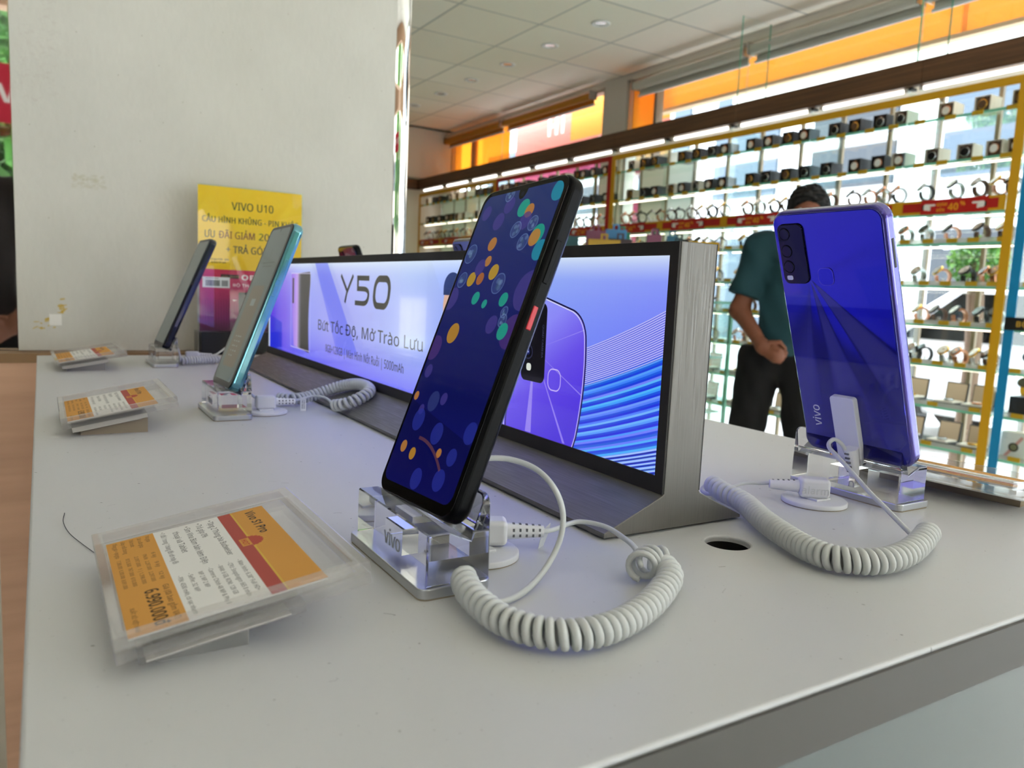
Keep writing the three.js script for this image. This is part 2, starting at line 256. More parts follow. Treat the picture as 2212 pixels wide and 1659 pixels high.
{ // parked car
  const c = thing('car', 'white car with dark glass parked outside behind the lower shelves', 'car', [7.6, -0.13, -3.0], Math.PI / 2 + 0.1);
  const prof = poly([[-2, 0.3], [-2, 0.75], [-1.75, 0.9], [-1.1, 0.98], [-0.6, 1.45], [0.8, 1.48], [1.5, 1.0], [2, 0.9], [2.05, 0.35]]);
  part('body', extrude(prof, 1.65, 0.06).translate(0, 0, -0.82), phys(0xe8eaec, 0.25, { clearcoat: 1 }), c);
  part('side_window', [extrude(poly([[-1.0, 1.0], [-0.58, 1.38], [0.08, 1.4], [0.08, 1.0]]), 1.68).translate(0, 0, -0.84), extrude(poly([[0.16, 1.0], [0.16, 1.4], [0.75, 1.41], [1.25, 1.0]]), 1.68).translate(0, 0, -0.84)], M.blackGloss, c);
  for (const x of [-1.25, 1.3]) for (const z of [-0.8, 0.8]) part('wheel', cyl(0.31, 0.31, 0.2, 20).rotateX(Math.PI / 2).translate(x, 0.31, z), M.black, c);
}
// ---------------------------------------------------------------- the display table
{
  const t = thing('display_table', 'white display table with grey edge band holding phones and a light box', 'table');
  const s = poly([[-0.0075, 0.1478], [0.5885, 0.1478], [0.5885, 1.2925], [-0.0075, 1.2925]]);
  const hole = new THREE.Path(); hole.absarc(0.297, 0.2668, 0.0112, 0, Math.PI * 2, true); s.holes.push(hole);
  const g = extrude(s, 0.022, 0.0012, 3, 24), u = g.attributes.uv, p = g.attributes.position;
  for (let i = 0; i < u.count; i++) u.setXY(i, p.getX(i) / 0.62, p.getY(i) / 0.62);
  part('tabletop', g.rotateX(-Math.PI / 2).translate(0, 0.978, 0), M.table, t);
  part('edge_band', box(-0.0065, 0.5875, 0.9785, 0.9982, -0.1476, -0.1462), std(0x52504c, 0.45, { metalness: 0.3 }), t);
  part('cable_hole_sleeve', new THREE.CylinderGeometry(0.0111, 0.0111, 0.05, 32, 1, true).translate(0.297, 0.972, -0.2668), std(0x050505, 0.9, { side: THREE.DoubleSide }), t);
  part('front_panel', rbox(0.004, 0.578, 0.08, 0.977, -0.151, -0.149, 0.0008, 1), phys(0x566263, 0.25, { clearcoat: 0.4 }), t);
  part('cabinet', [box(0.004, 0.578, 0.08, 0.976, -1.285, -0.1512), box(0.03, 0.55, 0, 0.08, -1.25, -0.2)], M.offWhite, t);
  part('panel_trim', box(0.004, 0.578, 0.9765, 0.9785, -0.1505, -0.1486), M.white, t);
}
// ---------------------------------------------------------------- light box: extruded metal profile with a lit print on both long faces
const LZ = [-1.128, -0.294], SX = 0.2757;
const artTex = canvasTex(2048, 640, (g, W, H) => {
  const mm = (z) => (z + 1.122) * 1000, my = (y) => (1.1444 - y) * 1000;
  g.scale(W / 820.8, H / 115.4);
  let gr = g.createLinearGradient(0, 0, 820, 0); gr.addColorStop(0, '#4d3bf0'); gr.addColorStop(0.1, '#7a55f2'); gr.addColorStop(0.2, '#8f9cff'); gr.addColorStop(0.36, '#b3b4ff'); gr.addColorStop(0.6, '#b4c8ff'); gr.addColorStop(0.85, '#7f9bff'); gr.addColorStop(1, '#6f7dff'); g.fillStyle = gr; g.fillRect(0, 0, 821, 116);
  gr = g.createLinearGradient(0, 0, 0, 115); gr.addColorStop(0, 'rgba(225,240,255,.9)'); gr.addColorStop(0.12, 'rgba(200,218,255,.35)'); gr.addColorStop(0.6, 'rgba(120,120,255,.05)'); gr.addColorStop(1, 'rgba(70,60,255,.55)'); g.fillStyle = gr; g.fillRect(0, 0, 821, 116);
  g.fillStyle = '#2530e6'; g.beginPath(); g.moveTo(8, 70); g.lineTo(70, 78); g.lineTo(70, 116); g.lineTo(8, 116); g.fill();
  g.fillStyle = '#d8e6ff'; g.fillRect(0, 0, 7, 116);
  g.fillStyle = 'rgba(80,95,255,.45)'; g.beginPath(); g.moveTo(215, 0); g.lineTo(262, 0); g.lineTo(365, 95); g.lineTo(300, 100); g.fill();
  // slim phone seen from the side
  gr = g.createLinearGradient(112, 0, 200, 0); gr.addColorStop(0, '#8d5cf0'); gr.addColorStop(0.35, '#c9a4f5'); gr.addColorStop(0.45, '#6c6a80'); gr.addColorStop(0.55, '#2c2a33'); gr.addColorStop(0.93, '#1f1e24'); gr.addColorStop(1, '#8c86c8'); g.fillStyle = gr;
  g.beginPath(); g.moveTo(114, 13); g.lineTo(194, 10); g.quadraticCurveTo(199, 11, 198, 22); g.quadraticCurveTo(186, 60, 194, 108); g.lineTo(128, 104); g.quadraticCurveTo(118, 60, 114, 13); g.fill();
  g.fillStyle = '#17161c'; g.fillRect(120, 18, 7, 32); g.strokeStyle = 'rgba(220,215,255,.8)'; g.lineWidth = 1.2; g.strokeRect(114, 12, 84, 94);
  // big title
  g.fillStyle = '#08080b'; g.strokeStyle = '#08080b'; g.lineJoin = 'miter'; g.lineCap = 'butt'; const tx = mm(-0.8149), ty = my(1.1312);
  g.lineWidth = 4.2; g.beginPath(); g.moveTo(tx + 2, ty); g.lineTo(tx + 22, ty + 17); g.lineTo(tx + 40, ty); g.moveTo(tx + 22, ty + 16); g.lineTo(tx + 15, ty + 29); g.stroke();
  g.lineWidth = 4.9; g.beginPath(); g.moveTo(tx + 86, ty + 2.6); g.lineTo(tx + 54, ty + 2.6); g.lineTo(tx + 54, ty + 13.4); g.lineTo(tx + 70, ty + 13.4); g.quadraticCurveTo(tx + 86, ty + 13.4, tx + 84, ty + 20); g.quadraticCurveTo(tx + 82, ty + 28, tx + 68, ty + 28); g.lineTo(tx + 46, ty + 28); g.stroke();
  g.lineWidth = 6.2; g.save(); g.translate(tx + 119, ty + 15.4); g.transform(1, 0, -0.22, 1, 0, 0); g.beginPath(); g.roundRect(-18.5, -12.6, 37, 26, 11); g.stroke(); g.restore();
  const line = (s, z0, z1, base, size, wt) => { g.save(); g.font = `${wt} ${size}px sans-serif`; viet(g, s, mm(z0), my(base), size, (z1 - z0) * 1000); g.restore(); };
  line('Bứt Tốc Độ, Mở Trào Lưu', -0.8945, -0.597, 1.0672, 16.6, ''); line('8GB+128GB | Màn Hình Nốt Ruồi | 5000mAh', -0.8636, -0.638, 1.0448, 11.4, '');
  // a presenter in a dark cap, mostly behind the phone
  const fx = mm(-0.548); g.fillStyle = '#e0b49c'; g.beginPath(); g.ellipse(fx, my(1.108), 15, 18, 0, 0, 7); g.fill(); g.fillStyle = '#22305c'; g.beginPath(); g.ellipse(fx + 1, my(1.122), 16, 13, 0, Math.PI, 0); g.fill(); g.fillRect(fx - 15, my(1.122), 31, 5); g.fillStyle = '#1c1818'; g.beginPath(); g.ellipse(fx - 6, my(1.107), 2.4, 1.1, 0, 0, 7); g.ellipse(fx + 6, my(1.107), 2.4, 1.1, 0, 0, 7); g.fill(); g.fillStyle = '#e9e6f4'; g.beginPath(); g.moveTo(fx - 34, 116); g.quadraticCurveTo(fx - 20, my(1.08), fx, my(1.084)); g.quadraticCurveTo(fx + 22, my(1.08), fx + 36, 116); g.fill();
  // sweep of lines on the right
  const sw = (k, c, w) => { g.strokeStyle = c; g.lineWidth = w; g.beginPath(); g.moveTo(mm(-0.52), my(1.055 - k * 0.9)); g.bezierCurveTo(mm(-0.44), my(1.07 - k), mm(-0.37), my(1.086 - k), mm(-0.298), my(1.118 - k * 1.12)); g.stroke(); };
  for (let i = 0; i < 60; i++) sw(0.022 + i * 0.0012, i % 4 < 2 ? `rgb(${60 + (i * 37) % 60},${110 + (i * 53) % 80},255)` : `rgb(30,${40 + (i * 29) % 60},230)`, 2.4);
  for (let i = 0; i < 19; i++) { sw(0.0005 + i * 0.00118, '#dcd6ff', 0.42); sw(0.0010 + i * 0.00118, 'rgba(70,60,190,.6)', 0.32); }
  for (let i = 0; i < 18; i++) { sw(0.066 + i * 0.0021, '#a9c9ff', 0.9); sw(0.067 + i * 0.0021, '#101a8c', 0.55); }
  // the phone back on the right with its camera block
  const out = () => { g.beginPath(); g.moveTo(mm(-0.52), my(1.1275)); g.lineTo(mm(-0.415), my(1.1195)); g.lineTo(mm(-0.383), my(1.1125)); g.quadraticCurveTo(mm(-0.372), my(1.109), mm(-0.3695), my(1.098)); g.quadraticCurveTo(mm(-0.366), my(1.07), mm(-0.374), my(1.036)); g.lineTo(mm(-0.377), 116); g.lineTo(mm(-0.52), 116); g.closePath(); };
  gr = g.createLinearGradient(mm(-0.46), my(1.125), mm(-0.40), 116); gr.addColorStop(0, '#9fb2ff'); gr.addColorStop(0.4, '#8f8cff'); gr.addColorStop(0.65, '#6a52ee'); gr.addColorStop(1, '#4a2ce0'); g.fillStyle = gr; out(); g.fill(); g.save(); out(); g.clip();
  g.fillStyle = 'rgba(200,190,255,.55)'; for (const [a, b, c] of [[-0.388, 1.0295, 0.9], [-0.372, 1.062, 0.7], [-0.37, 1.102, 0.5], [-0.432, 1.0295, 2.4]]) { g.beginPath(); g.moveTo(mm(-0.425), my(1.085)); g.lineTo(mm(a), my(b)); g.lineTo(mm(a) + c * 3, my(b)); g.fill(); }
  g.restore(); g.strokeStyle = '#141138'; g.lineWidth = 1.0; out(); g.stroke(); g.strokeStyle = 'rgba(235,235,255,.9)'; g.lineWidth = 0.7; g.save(); g.translate(-1.4, 0.7); out(); g.stroke(); g.restore();
  for (let i = 0; i < 5; i++) { g.strokeStyle = i % 2 ? '#e6ecff' : '#0d1038'; g.lineWidth = 0.9; g.beginPath(); g.moveTo(mm(-0.456) + i * 2.6, my(1.075)); g.bezierCurveTo(mm(-0.459) + i * 2.6, my(1.055), mm(-0.47) + i * 2.6, my(1.045), mm(-0.468) + i * 2.6, 116); g.stroke(); }
  g.fillStyle = '#0b0b14'; g.beginPath(); g.roundRect(mm(-0.4405), my(1.1158), 28.5, 52, 5); g.fill();
  for (const y of [1.108, 1.096, 1.083]) { for (const [r, c] of [[6.2, '#2c2e4c'], [5, '#05050b'], [2.6, '#1a2160'], [0.8, '#b9c4ff']]) { g.fillStyle = c; g.beginPath(); g.ellipse(mm(-0.4325), my(y), r * 0.92, r * 0.8, 0, 0, 7); g.fill(); } }
  g.fillStyle = '#dfe6dc'; g.beginPath(); g.roundRect(mm(-0.434), my(1.0755), 6, 5, 2); g.fill();
  g.fillStyle = '#565a80'; g.save(); g.translate(mm(-0.4165), my(1.1)); g.rotate(Math.PI / 2); g.font = '3.2px sans-serif'; g.fillText('QUAD CAMERA', -2, 0); g.restore();
  g.strokeStyle = '#cdbcff'; g.lineWidth = 0.8; g.beginPath(); g.roundRect(mm(-0.4075), my(1.0745), 14, 13.5, 5); g.stroke();
});
M.art = phys(0x05050a, 0.13, { emissive: 0xffffff, emissiveMap: artTex, emissiveIntensity: 0.95, clearcoat: 0.5, clearcoatRoughness: 0.03 });
function areaLight(color, k, w, h, at, towards) { const l = new THREE.RectAreaLight(color, k, w, h); l.position.set(...at); l.lookAt(...towards); scene.add(l); return l; }
{
  const t = thing('light_box', 'brushed metal light box with a lit blue print, lettered Y50, on the white table', 'light box');
  const prof = poly([[0.2385, 1.0012], [0.2385, 1.0038], [0.2755, 1.0193], [0.2768, 1.0205], [0.2768, 1.0285], [0.2768, 1.1515], [0.3017, 1.1515], [0.3017, 1.0205], [0.303, 1.0187], [0.3358, 1.0028], [0.3358, 1.0012]]);
  part('body', extrude(prof, LZ[1] - LZ[0], 0.0005, 2).translate(0, 0, LZ[0]), M.brushed, t);
  part('foot_pad', [box(0.245, 0.33, 1.0, 1.0014, -0.34, -0.32), box(0.245, 0.33, 1.0, 1.0014, -1.1, -1.08)], M.dark, t);
  for (const [x, s] of [[0.2768, -1], [0.3017, 1]]) {
    const fr = poly([[0.2945, 1.0200], [1.1275, 1.0200], [1.1275, 1.1515], [0.2945, 1.1515]]), h = new THREE.Path([[0.3012, 1.029], [0.3012, 1.1444], [1.122, 1.1444], [1.122, 1.029]].map((p) => new THREE.Vector2(...p))); fr.holes.push(h);
    part('bezel', extrude(fr, 0.0012, 0.0002, 1).rotateY(Math.PI / 2).translate(s < 0 ? x - 0.0011 : x, 0, 0), M.bezel, t);
    part('lit_print', new THREE.PlaneGeometry(0.8208, 0.1154).rotateY(s * Math.PI / 2).translate(x + s * 0.0003, 1.0867, -0.7116), M.art, t, 'glowing blue and violet print with lettering');
    areaLight(0x8f9cff, SCREEN, 0.82, 0.115, [x + s * 0.0016, 1.0867, -0.7116], [x + s, 1.0867, -0.7116]);
  }
}
// ---------------------------------------------------------------- phones
const capsule = (w, h) => rrect(w, h, Math.min(w, h) / 2 - 1e-5);
function placeBasis(o, at, X, Y) { const x = V(...X).normalize(), z = x.clone().cross(V(...Y)).normalize(), y = z.clone().cross(x); o.quaternion.setFromRotationMatrix(new THREE.Matrix4().makeBasis(x, y, z)); o.position.set(...at); }
function phone(label, at, X, Y, P) {   // local axes: x to the right of the screen, y up the phone, z out of the screen; origin at the bottom of the front
  const o = thing('smartphone', label, 'phone'); placeBasis(o, at, X, Y);
  const w = P.w, h = P.h, d = P.d, r = P.r || 0.0085;
  part('body', extrude(rrect(w, h, r, 0, h / 2), d, 0.0027, 5, 10).translate(0, 0, -d), P.frame, o);
  part('front_glass', extrude(rrect(w - 0.0024, h - 0.0024, r - 0.0012, 0, h / 2), 0.0009, 0.0004, 2, 10).translate(0, 0, -0.0004), P.glass || M.blackGloss, o);
  const sw = w - (P.inset || 0.0072), sh = h - 0.0105; part('screen', face(rrect(sw, sh, r - 0.003, 0, h / 2 + 0.0012), sw, sh, 0, h / 2 + 0.0012).translate(0, 0, 0.00056), P.screen, o, P.screenLabel);
  part('back_panel', extrude(rrect(w - 0.003, h - 0.003, r - 0.0015, 0, h / 2), 0.0016, 0.0007, 3, 10).translate(0, 0, -d - 0.0004), P.back, o);
  for (const [y0, y1, m, s] of P.keys) part('side_key', rbox(s * w / 2 - 0.0005, s * w / 2 + 0.0005, y0, y1, -d * 0.62, -d * 0.34, 0.0004, 2), m, o);
  return o;
}
const wallpaper = canvasTex(600, 1400, (g, W, H) => {
  g.scale(W / 68, H / 148.8); g.translate(34, 0); const Y = (v) => 155.4 - v;
  let gr = g.createLinearGradient(0, 0, 0, 149); gr.addColorStop(0, '#23366e'); gr.addColorStop(0.35, '#131f6a'); gr.addColorStop(0.7, '#0b1158'); gr.addColorStop(1, '#0d1178'); g.fillStyle = gr; g.fillRect(-34, 0, 68, 149);
  g.fillStyle = 'rgba(6,8,60,.55)'; g.beginPath(); g.moveTo(-34, Y(47)); g.lineTo(34, Y(33)); g.lineTo(34, 149); g.lineTo(-34, 149); g.fill();
  const C = { teal: '#19a58a', or: '#c07f3a', or2: '#b56a30', yel: '#c29a2c', purple: '#4a3d8e', cyan: '#1990a8', glass: '#5d76a8', blue: '#27349c', big: '#c08a2c', grey: '#33407c', rose: '#54307a' };
  const dots = [['purple', 34, 103, 9.5], ['rose', 33, 84, 8], ['teal', 6, 145, 4.6], ['or', 12, 143, 3.6], ['purple', 11.5, 138, 4.6], ['glass', 6, 134, 4], ['glass', 19, 136, 3.6], ['teal', 26, 130, 5], ['or', 24.5, 128.5, 4.2], ['cyan', 32, 122, 5], ['glass', 16, 127, 4], ['or', -11, 128, 3.6], ['or', -9, 119, 2.8], ['or2', -10.5, 110, 3.2], ['yel', -19, 110, 3.8], ['purple', -14.6, 116, 4.3], ['yel', 0, 113, 4], ['glass', -29, 124, 5], ['glass', -28, 110, 4], ['glass', 8, 107, 5], ['purple', -32, 100, 6], ['teal', -8, 100, 3.3], ['teal', 2, 97, 2.2], ['teal', 17.5, 99, 3.4], ['glass', 22, 93, 2.6], ['glass', 23, 89, 3], ['purple', 15, 87, 4.4], ['teal', 26, 84, 4], ['big', -17.5, 82, 5.2], ['rose', -31, 74, 6.5], ['purple', -28, 62, 3.5], ['grey', -12, 48, 5], ['purple', -3, 50, 3], ['purple', -21, 43, 2.6], ['or', -31, 49, 2.3], ['blue', 2, 34, 5.2], ['or', 10, 26, 2.2], ['big', -14, 22, 3], ['or', -25, 24, 3], ['blue', 30, 38, 5], ['blue', 22, 26, 4], ['blue', -20, 38, 5.5], ['purple', -8, 148, 4.4], ['purple', -13, 140, 4.6], ['glass', -11, 154, 3.6], ['cyan', 31, 151, 5.5], ['blue', 18, 15, 5], ['blue', -2, 12, 5], ['purple', -28, 146, 4]];
  for (const [c, x, v, r] of dots) { const ring = c === 'glass'; g.globalAlpha = ring ? 0.32 : ['purple', 'rose', 'blue', 'grey'].includes(c) ? 0.72 : 0.92; g.fillStyle = C[c]; g.beginPath(); g.arc(x, Y(v), r, 0, 7); g.fill(); if (ring) { g.globalAlpha = 0.55; g.strokeStyle = '#7f9cc4'; g.lineWidth = 0.5; g.stroke(); for (let i = 0; i < 8; i++) { g.globalAlpha = 0.35; g.fillStyle = i % 2 ? '#8fb0c8' : '#3c5a78'; g.beginPath(); g.arc(x + rr(-r, r) * 0.55, Y(v) + rr(-r, r) * 0.55, r * 0.28, 0, 7); g.fill(); } } }
  g.globalAlpha = 0.6; g.strokeStyle = '#8a4c42'; g.lineWidth = 1.6; g.beginPath(); g.moveTo(-13, Y(30)); g.quadraticCurveTo(2, Y(30), 16, Y(19)); g.stroke(); g.globalAlpha = 1;
  g.fillStyle = '#000'; g.beginPath(); g.ellipse(0.5, 0, 3.6, 5.2, 0, 0, 7); g.fill(); g.fillStyle = '#15182c'; g.beginPath(); g.arc(0.5, 2.4, 1.3, 0, 7); g.fill();
});
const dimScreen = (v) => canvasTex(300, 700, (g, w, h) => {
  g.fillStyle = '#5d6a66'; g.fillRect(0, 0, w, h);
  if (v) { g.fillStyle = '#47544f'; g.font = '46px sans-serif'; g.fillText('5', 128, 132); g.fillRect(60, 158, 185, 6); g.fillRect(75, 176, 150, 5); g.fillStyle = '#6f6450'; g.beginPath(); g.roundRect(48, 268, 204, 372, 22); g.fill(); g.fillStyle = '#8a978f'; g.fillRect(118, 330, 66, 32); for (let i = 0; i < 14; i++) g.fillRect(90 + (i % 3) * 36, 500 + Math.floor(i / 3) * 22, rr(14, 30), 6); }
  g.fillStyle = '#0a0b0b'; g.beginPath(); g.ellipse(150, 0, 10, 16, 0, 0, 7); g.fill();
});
const scr = (map, k, e = 0xffffff) => phys(0x030304, 0.06, { specularIntensity: 0.5, emissive: e, emissiveMap: map, emissiveIntensity: k });
const navy = phys(0x0a1026, 0.16, { clearcoat: 0.8, metalness: 0.4 }), teal = phys(0x5f9fae, 0.15, { clearcoat: 1, metalness: 0.75 }), blackFrame = phys(0x060607, 0.36, { specularIntensity: 0.22 }), redKey = std(0xd0323f, 0.4);
const violetFrame = phys(0x4a409f, 0.18, { metalness: 0.6, clearcoat: 1 });
// violet back: a metallic film pressed into fanned pleats that spread from under the camera block, beneath a clear coat
const pleatTex = canvasTex(512, 1024, (g, W, H) => {
  const im = g.createImageData(W, H), stops = [[-3.3, 0], [-1.2, 0.02], [-0.5, 0.1], [-0.14, 0.16], [-0.04, -0.16], [0.06, -0.14], [0.16, 0.16], [0.3, 0.14], [0.38, -0.14], [0.5, -0.16], [0.58, 0.17], [0.78, 0.2], [0.9, -0.12], [1.1, -0.05], [1.7, 0], [1.95, 0.06], [2.15, -0.02], [3.3, 0]];
  for (let y = 0; y < H; y++) for (let x = 0; x < W; x++) {
    const dx = (x / W) * 73.5 - 21, dy = 119 - (1 - y / H) * 159, a = Math.atan2(dx, dy), r = Math.hypot(dx, dy); let k = 0; while (k + 2 < stops.length && stops[k + 1][0] < a) k++;
    const [p, q] = [stops[k], stops[k + 1]]; let t = (a - p[0]) / (q[0] - p[0]); t = t * t * (3 - 2 * t); const s = (p[1] + (q[1] - p[1]) * t) * Math.min(1, r / 8), i = (y * W + x) * 4, nx = s * Math.cos(a), ny = -s * Math.sin(a), l = Math.hypot(nx, ny, 1);
    im.data[i] = 127.5 + 127.5 * nx / l; im.data[i + 1] = 127.5 + 127.5 * ny / l; im.data[i + 2] = 127.5 + 127.5 / l; im.data[i + 3] = 255;
  }
  g.putImageData(im, 0, 0);
}, { data: true, wrap: THREE.RepeatWrapping });
pleatTex.repeat.set(-1 / 0.0735, 1 / 0.159); pleatTex.offset.set(0.5, -0.0095);
M.violet = phys(0x1c1c96, 0.24, { metalness: 0.7, normalMap: pleatTex, normalScale: new THREE.Vector2(1.5, 1.5), clearcoat: 1, clearcoatRoughness: 0.04 });
const CX = [0.01842, 0.04448, 0.99884], CY = [0.36906, 0.92816, -0.04814], lean = (a, yaw = 0) => [Math.sin(a) * Math.cos(yaw), Math.cos(a), -Math.sin(a) * Math.sin(yaw)];
phone('black phone with blue bubble wallpaper lit on screen, foremost on the table', [0.138, 1.0259, -0.3077], CX, CY,
  { w: 0.0752, h: 0.1593, d: 0.0087, frame: blackFrame, back: navy, screen: scr(wallpaper, 0.75), screenLabel: 'lit screen with coloured bubbles', keys: [[0.0868, 0.0975, redKey, 1], [0.108, 0.128, blackFrame, 1]] });
phone('blue-green phone with grey dialog on screen in the middle stand of the left row', [0.1358, 1.0255, -0.7245], [0.018, 0.02, 1], lean(0.366, 0.018),
  { w: 0.0745, h: 0.1585, d: 0.0092, inset: 0.0115, glass: M.black, frame: teal, back: teal, screen: scr(dimScreen(1), 0.5), screenLabel: 'pale screen with a tan dialog panel', keys: [[0.09, 0.1, teal, 1], [0.105, 0.125, teal, 1]] });
phone('dark blue phone with blank grey screen in the farthest stand of the left row', [0.1345, 1.0258, -1.153], [0.03, 0.01, 1], lean(0.4, 0.03),
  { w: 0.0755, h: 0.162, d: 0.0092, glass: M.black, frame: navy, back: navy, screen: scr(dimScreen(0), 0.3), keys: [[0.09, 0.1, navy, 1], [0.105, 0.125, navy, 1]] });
const backPose = (z, a = 0.3595) => [[0.4452 + 0.0091 * Math.cos(a), 1.0263 + 0.0091 * Math.sin(a), z], [0, 0, -1], [-Math.sin(a), Math.cos(a), 0]];
function backPhone(label, z, P) {
  const o = phone(label, ...backPose(z), P), d = P.d;
  const cam = part('camera_block', extrude(rrect(0.0185, 0.0378, 0.0042, 0.0243, 0.1357), 0.0016, 0.0005, 3).translate(0, 0, -d - 0.0016), M.blackGloss, o);
  for (const y of [0.1484, 0.1377, 0.1278]) part('lens', [new THREE.TorusGeometry(0.0036, 0.0005, 8, 28).translate(0.0285, y, -d - 0.0017), cyl(0.0033, 0.0033, 0.0006, 28).rotateX(Math.PI / 2).translate(0.0285, y, -d - 0.0016)], P.lens || M.blackGloss, cam);
  part('flash', extrude(rrect(0.0042, 0.0028, 0.001, 0.0287, 0.1208), 0.0006, 0.0002).translate(0, 0, -d - 0.002), M.offWhite, cam);
  const fp = part('fingerprint_sensor', [extrude(rrect(0.0098, 0.0102, 0.0032, 0.0036, 0.1213), 0.0005, 0.0002).translate(0, 0, -d - 0.0008)], P.pad, o);
  const ring = rrect(0.0106, 0.011, 0.0036, 0.0036, 0.1213); ring.holes.push(new THREE.Path(rrect(0.0097, 0.0101, 0.0032, 0.0036, 0.1213).getPoints(6))); part('sensor_ring', extrude(ring, 0.0006).translate(0, 0, -d - 0.00075), violetFrame, fp);
  const lg = txt('vivo', 0.0062, 0.0002); lg.rotateZ(Math.PI / 2).rotateY(Math.PI).translate(0.0261, 0.0262, -d - 0.0004); part('logo', lg.scale(1, 1, 1), M.offWhite, o);
  part('card_slot', rbox(-P.w / 2 - 0.0003, -P.w / 2 + 0.001, 0.1252, 0.142, -d * 0.6, -d * 0.38, 0.0004, 2), M.black, o);
  return o;
}
const padM = std(0x3434b8, 0.3, { metalness: 0.4 });
backPhone('glossy violet-blue phone seen from behind in a clear stand, nearest of the right row', -0.2984, { w: 0.0765, h: 0.162, d: 0.0091, r: 0.0088, frame: violetFrame, back: M.violet, pad: padM, screen: scr(wallpaper, 0.6), keys: [[0.09, 0.1, violetFrame, 1], [0.105, 0.125, violetFrame, 1]] });
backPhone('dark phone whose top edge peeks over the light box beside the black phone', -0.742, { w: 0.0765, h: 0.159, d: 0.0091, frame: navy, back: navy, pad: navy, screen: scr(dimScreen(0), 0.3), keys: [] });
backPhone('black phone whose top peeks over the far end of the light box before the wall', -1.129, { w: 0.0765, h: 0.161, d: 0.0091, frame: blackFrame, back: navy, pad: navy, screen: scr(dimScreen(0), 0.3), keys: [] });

// ---------------------------------------------------------------- clear phone stands on metal plates
const ev = new Evaluator(); ev.attributes = ['position', 'normal', 'uv'];
const standGeo = (() => {
  const prof = poly([[-0.0128, 0.0047], [-0.0126, 0.0256], [-0.012, 0.0262], [-0.0032, 0.0262], [0.0066, 0.0219], [0.0078, 0.0252], [0.0155, 0.0252], [0.0159, 0.0047]]);
  const a = new Brush(extrude(prof, 0.078, 0.0007, 3).translate(0, 0, -0.039)), c = new Brush(box(-0.006, 0.03, 0.008, 0.0195, -0.0095, 0.0095)); a.updateMatrixWorld(); c.updateMatrixWorld();   // c: cable slot
  return ev.evaluate(a, c, SUBTRACTION).geometry;
})();
const earGeo = [-0.0246, 0.0246].map((z0) => {   // upright ear: rounded plate, thicker at its foot
  const s = new THREE.Shape(), w = 0.0142, y0 = 0.0254, y1 = 0.0399, r = 0.0045; s.moveTo(z0 - w, y0); s.lineTo(z0 + w, y0); s.lineTo(z0 + w, y1 - r); s.absarc(z0 + w - r, y1 - r, r, 0, Math.PI / 2); s.lineTo(z0 - w + r, y1); s.absarc(z0 - w + r, y1 - r, r, Math.PI / 2, Math.PI); s.closePath();
  const g = extrude(s, 1, 0.0007, 3, 8), p = g.attributes.position;
  for (let i = 0; i < p.count; i++) { const y = p.getY(i), inn = 0.0079 + (y - 0.0254) * 0.345, out = 0.0156 - (y - 0.0254) * 0.02, f = p.getZ(i) < 0.5 ? inn + p.getZ(i) : out - (1 - p.getZ(i)); p.setXYZ(i, f, y, p.getX(i)); }
  const ix = g.index ? g.toNonIndexed() : g, q = ix.attributes.position; for (let i = 0; i < q.count; i += 3) { const a = [q.getX(i + 1), q.getY(i + 1), q.getZ(i + 1)]; q.setXYZ(i + 1, q.getX(i + 2), q.getY(i + 2), q.getZ(i + 2)); q.setXYZ(i + 2, ...a); }
  ix.computeVertexNormals(); return ix;
});
const plateGeo = extrude(rrect(0.0325, 0.0825, 0.0042), 0.0042, 0.0005, 2).rotateX(-Math.PI / 2).translate(0, 0.0006, 0), glueGeo = extrude(rrect(0.0318, 0.0818, 0.004), 0.0006).rotateX(-Math.PI / 2), logoGeo = txt('vivo', 0.0072, 0.0003).rotateY(-Math.PI / 2).translate(-0.01275, 0.0142, 0.004);
const etched = phys(0xb9bcc0, 0.7, { transmission: 0.3, thickness: 0 });
function stand(label, at, turn) { const o = thing('phone_stand', label, 'stand', at, turn, undefined); part('clear_block', standGeo, M.clear, o); for (const e of earGeo) part('ear_plate', e, M.clear, o); part('metal_plate', plateGeo, M.alu, o); part('adhesive_pad', glueGeo, M.card, o); part('engraved_logo', logoGeo, etched, o); return o; }
stand('clear acrylic stand under the foremost black phone, beside the large price tag', [0.1397, 1, -0.304], 0);
stand('clear acrylic stand under the blue-green phone, middle of the left row', [0.1397, 1, -0.7265], 0);
stand('clear acrylic stand under the dark blue phone, nearest the wall', [0.1397, 1, -1.153], 0);
stand('clear acrylic stand with two upright ears behind the violet phone', [0.4562, 1, -0.305], Math.PI);
stand('clear acrylic stand on the right row hidden behind the middle of the light box', [0.4562, 1, -0.745], Math.PI);
stand('clear acrylic stand on the right row hidden behind the far end of the light box', [0.4562, 1, -1.132], Math.PI);
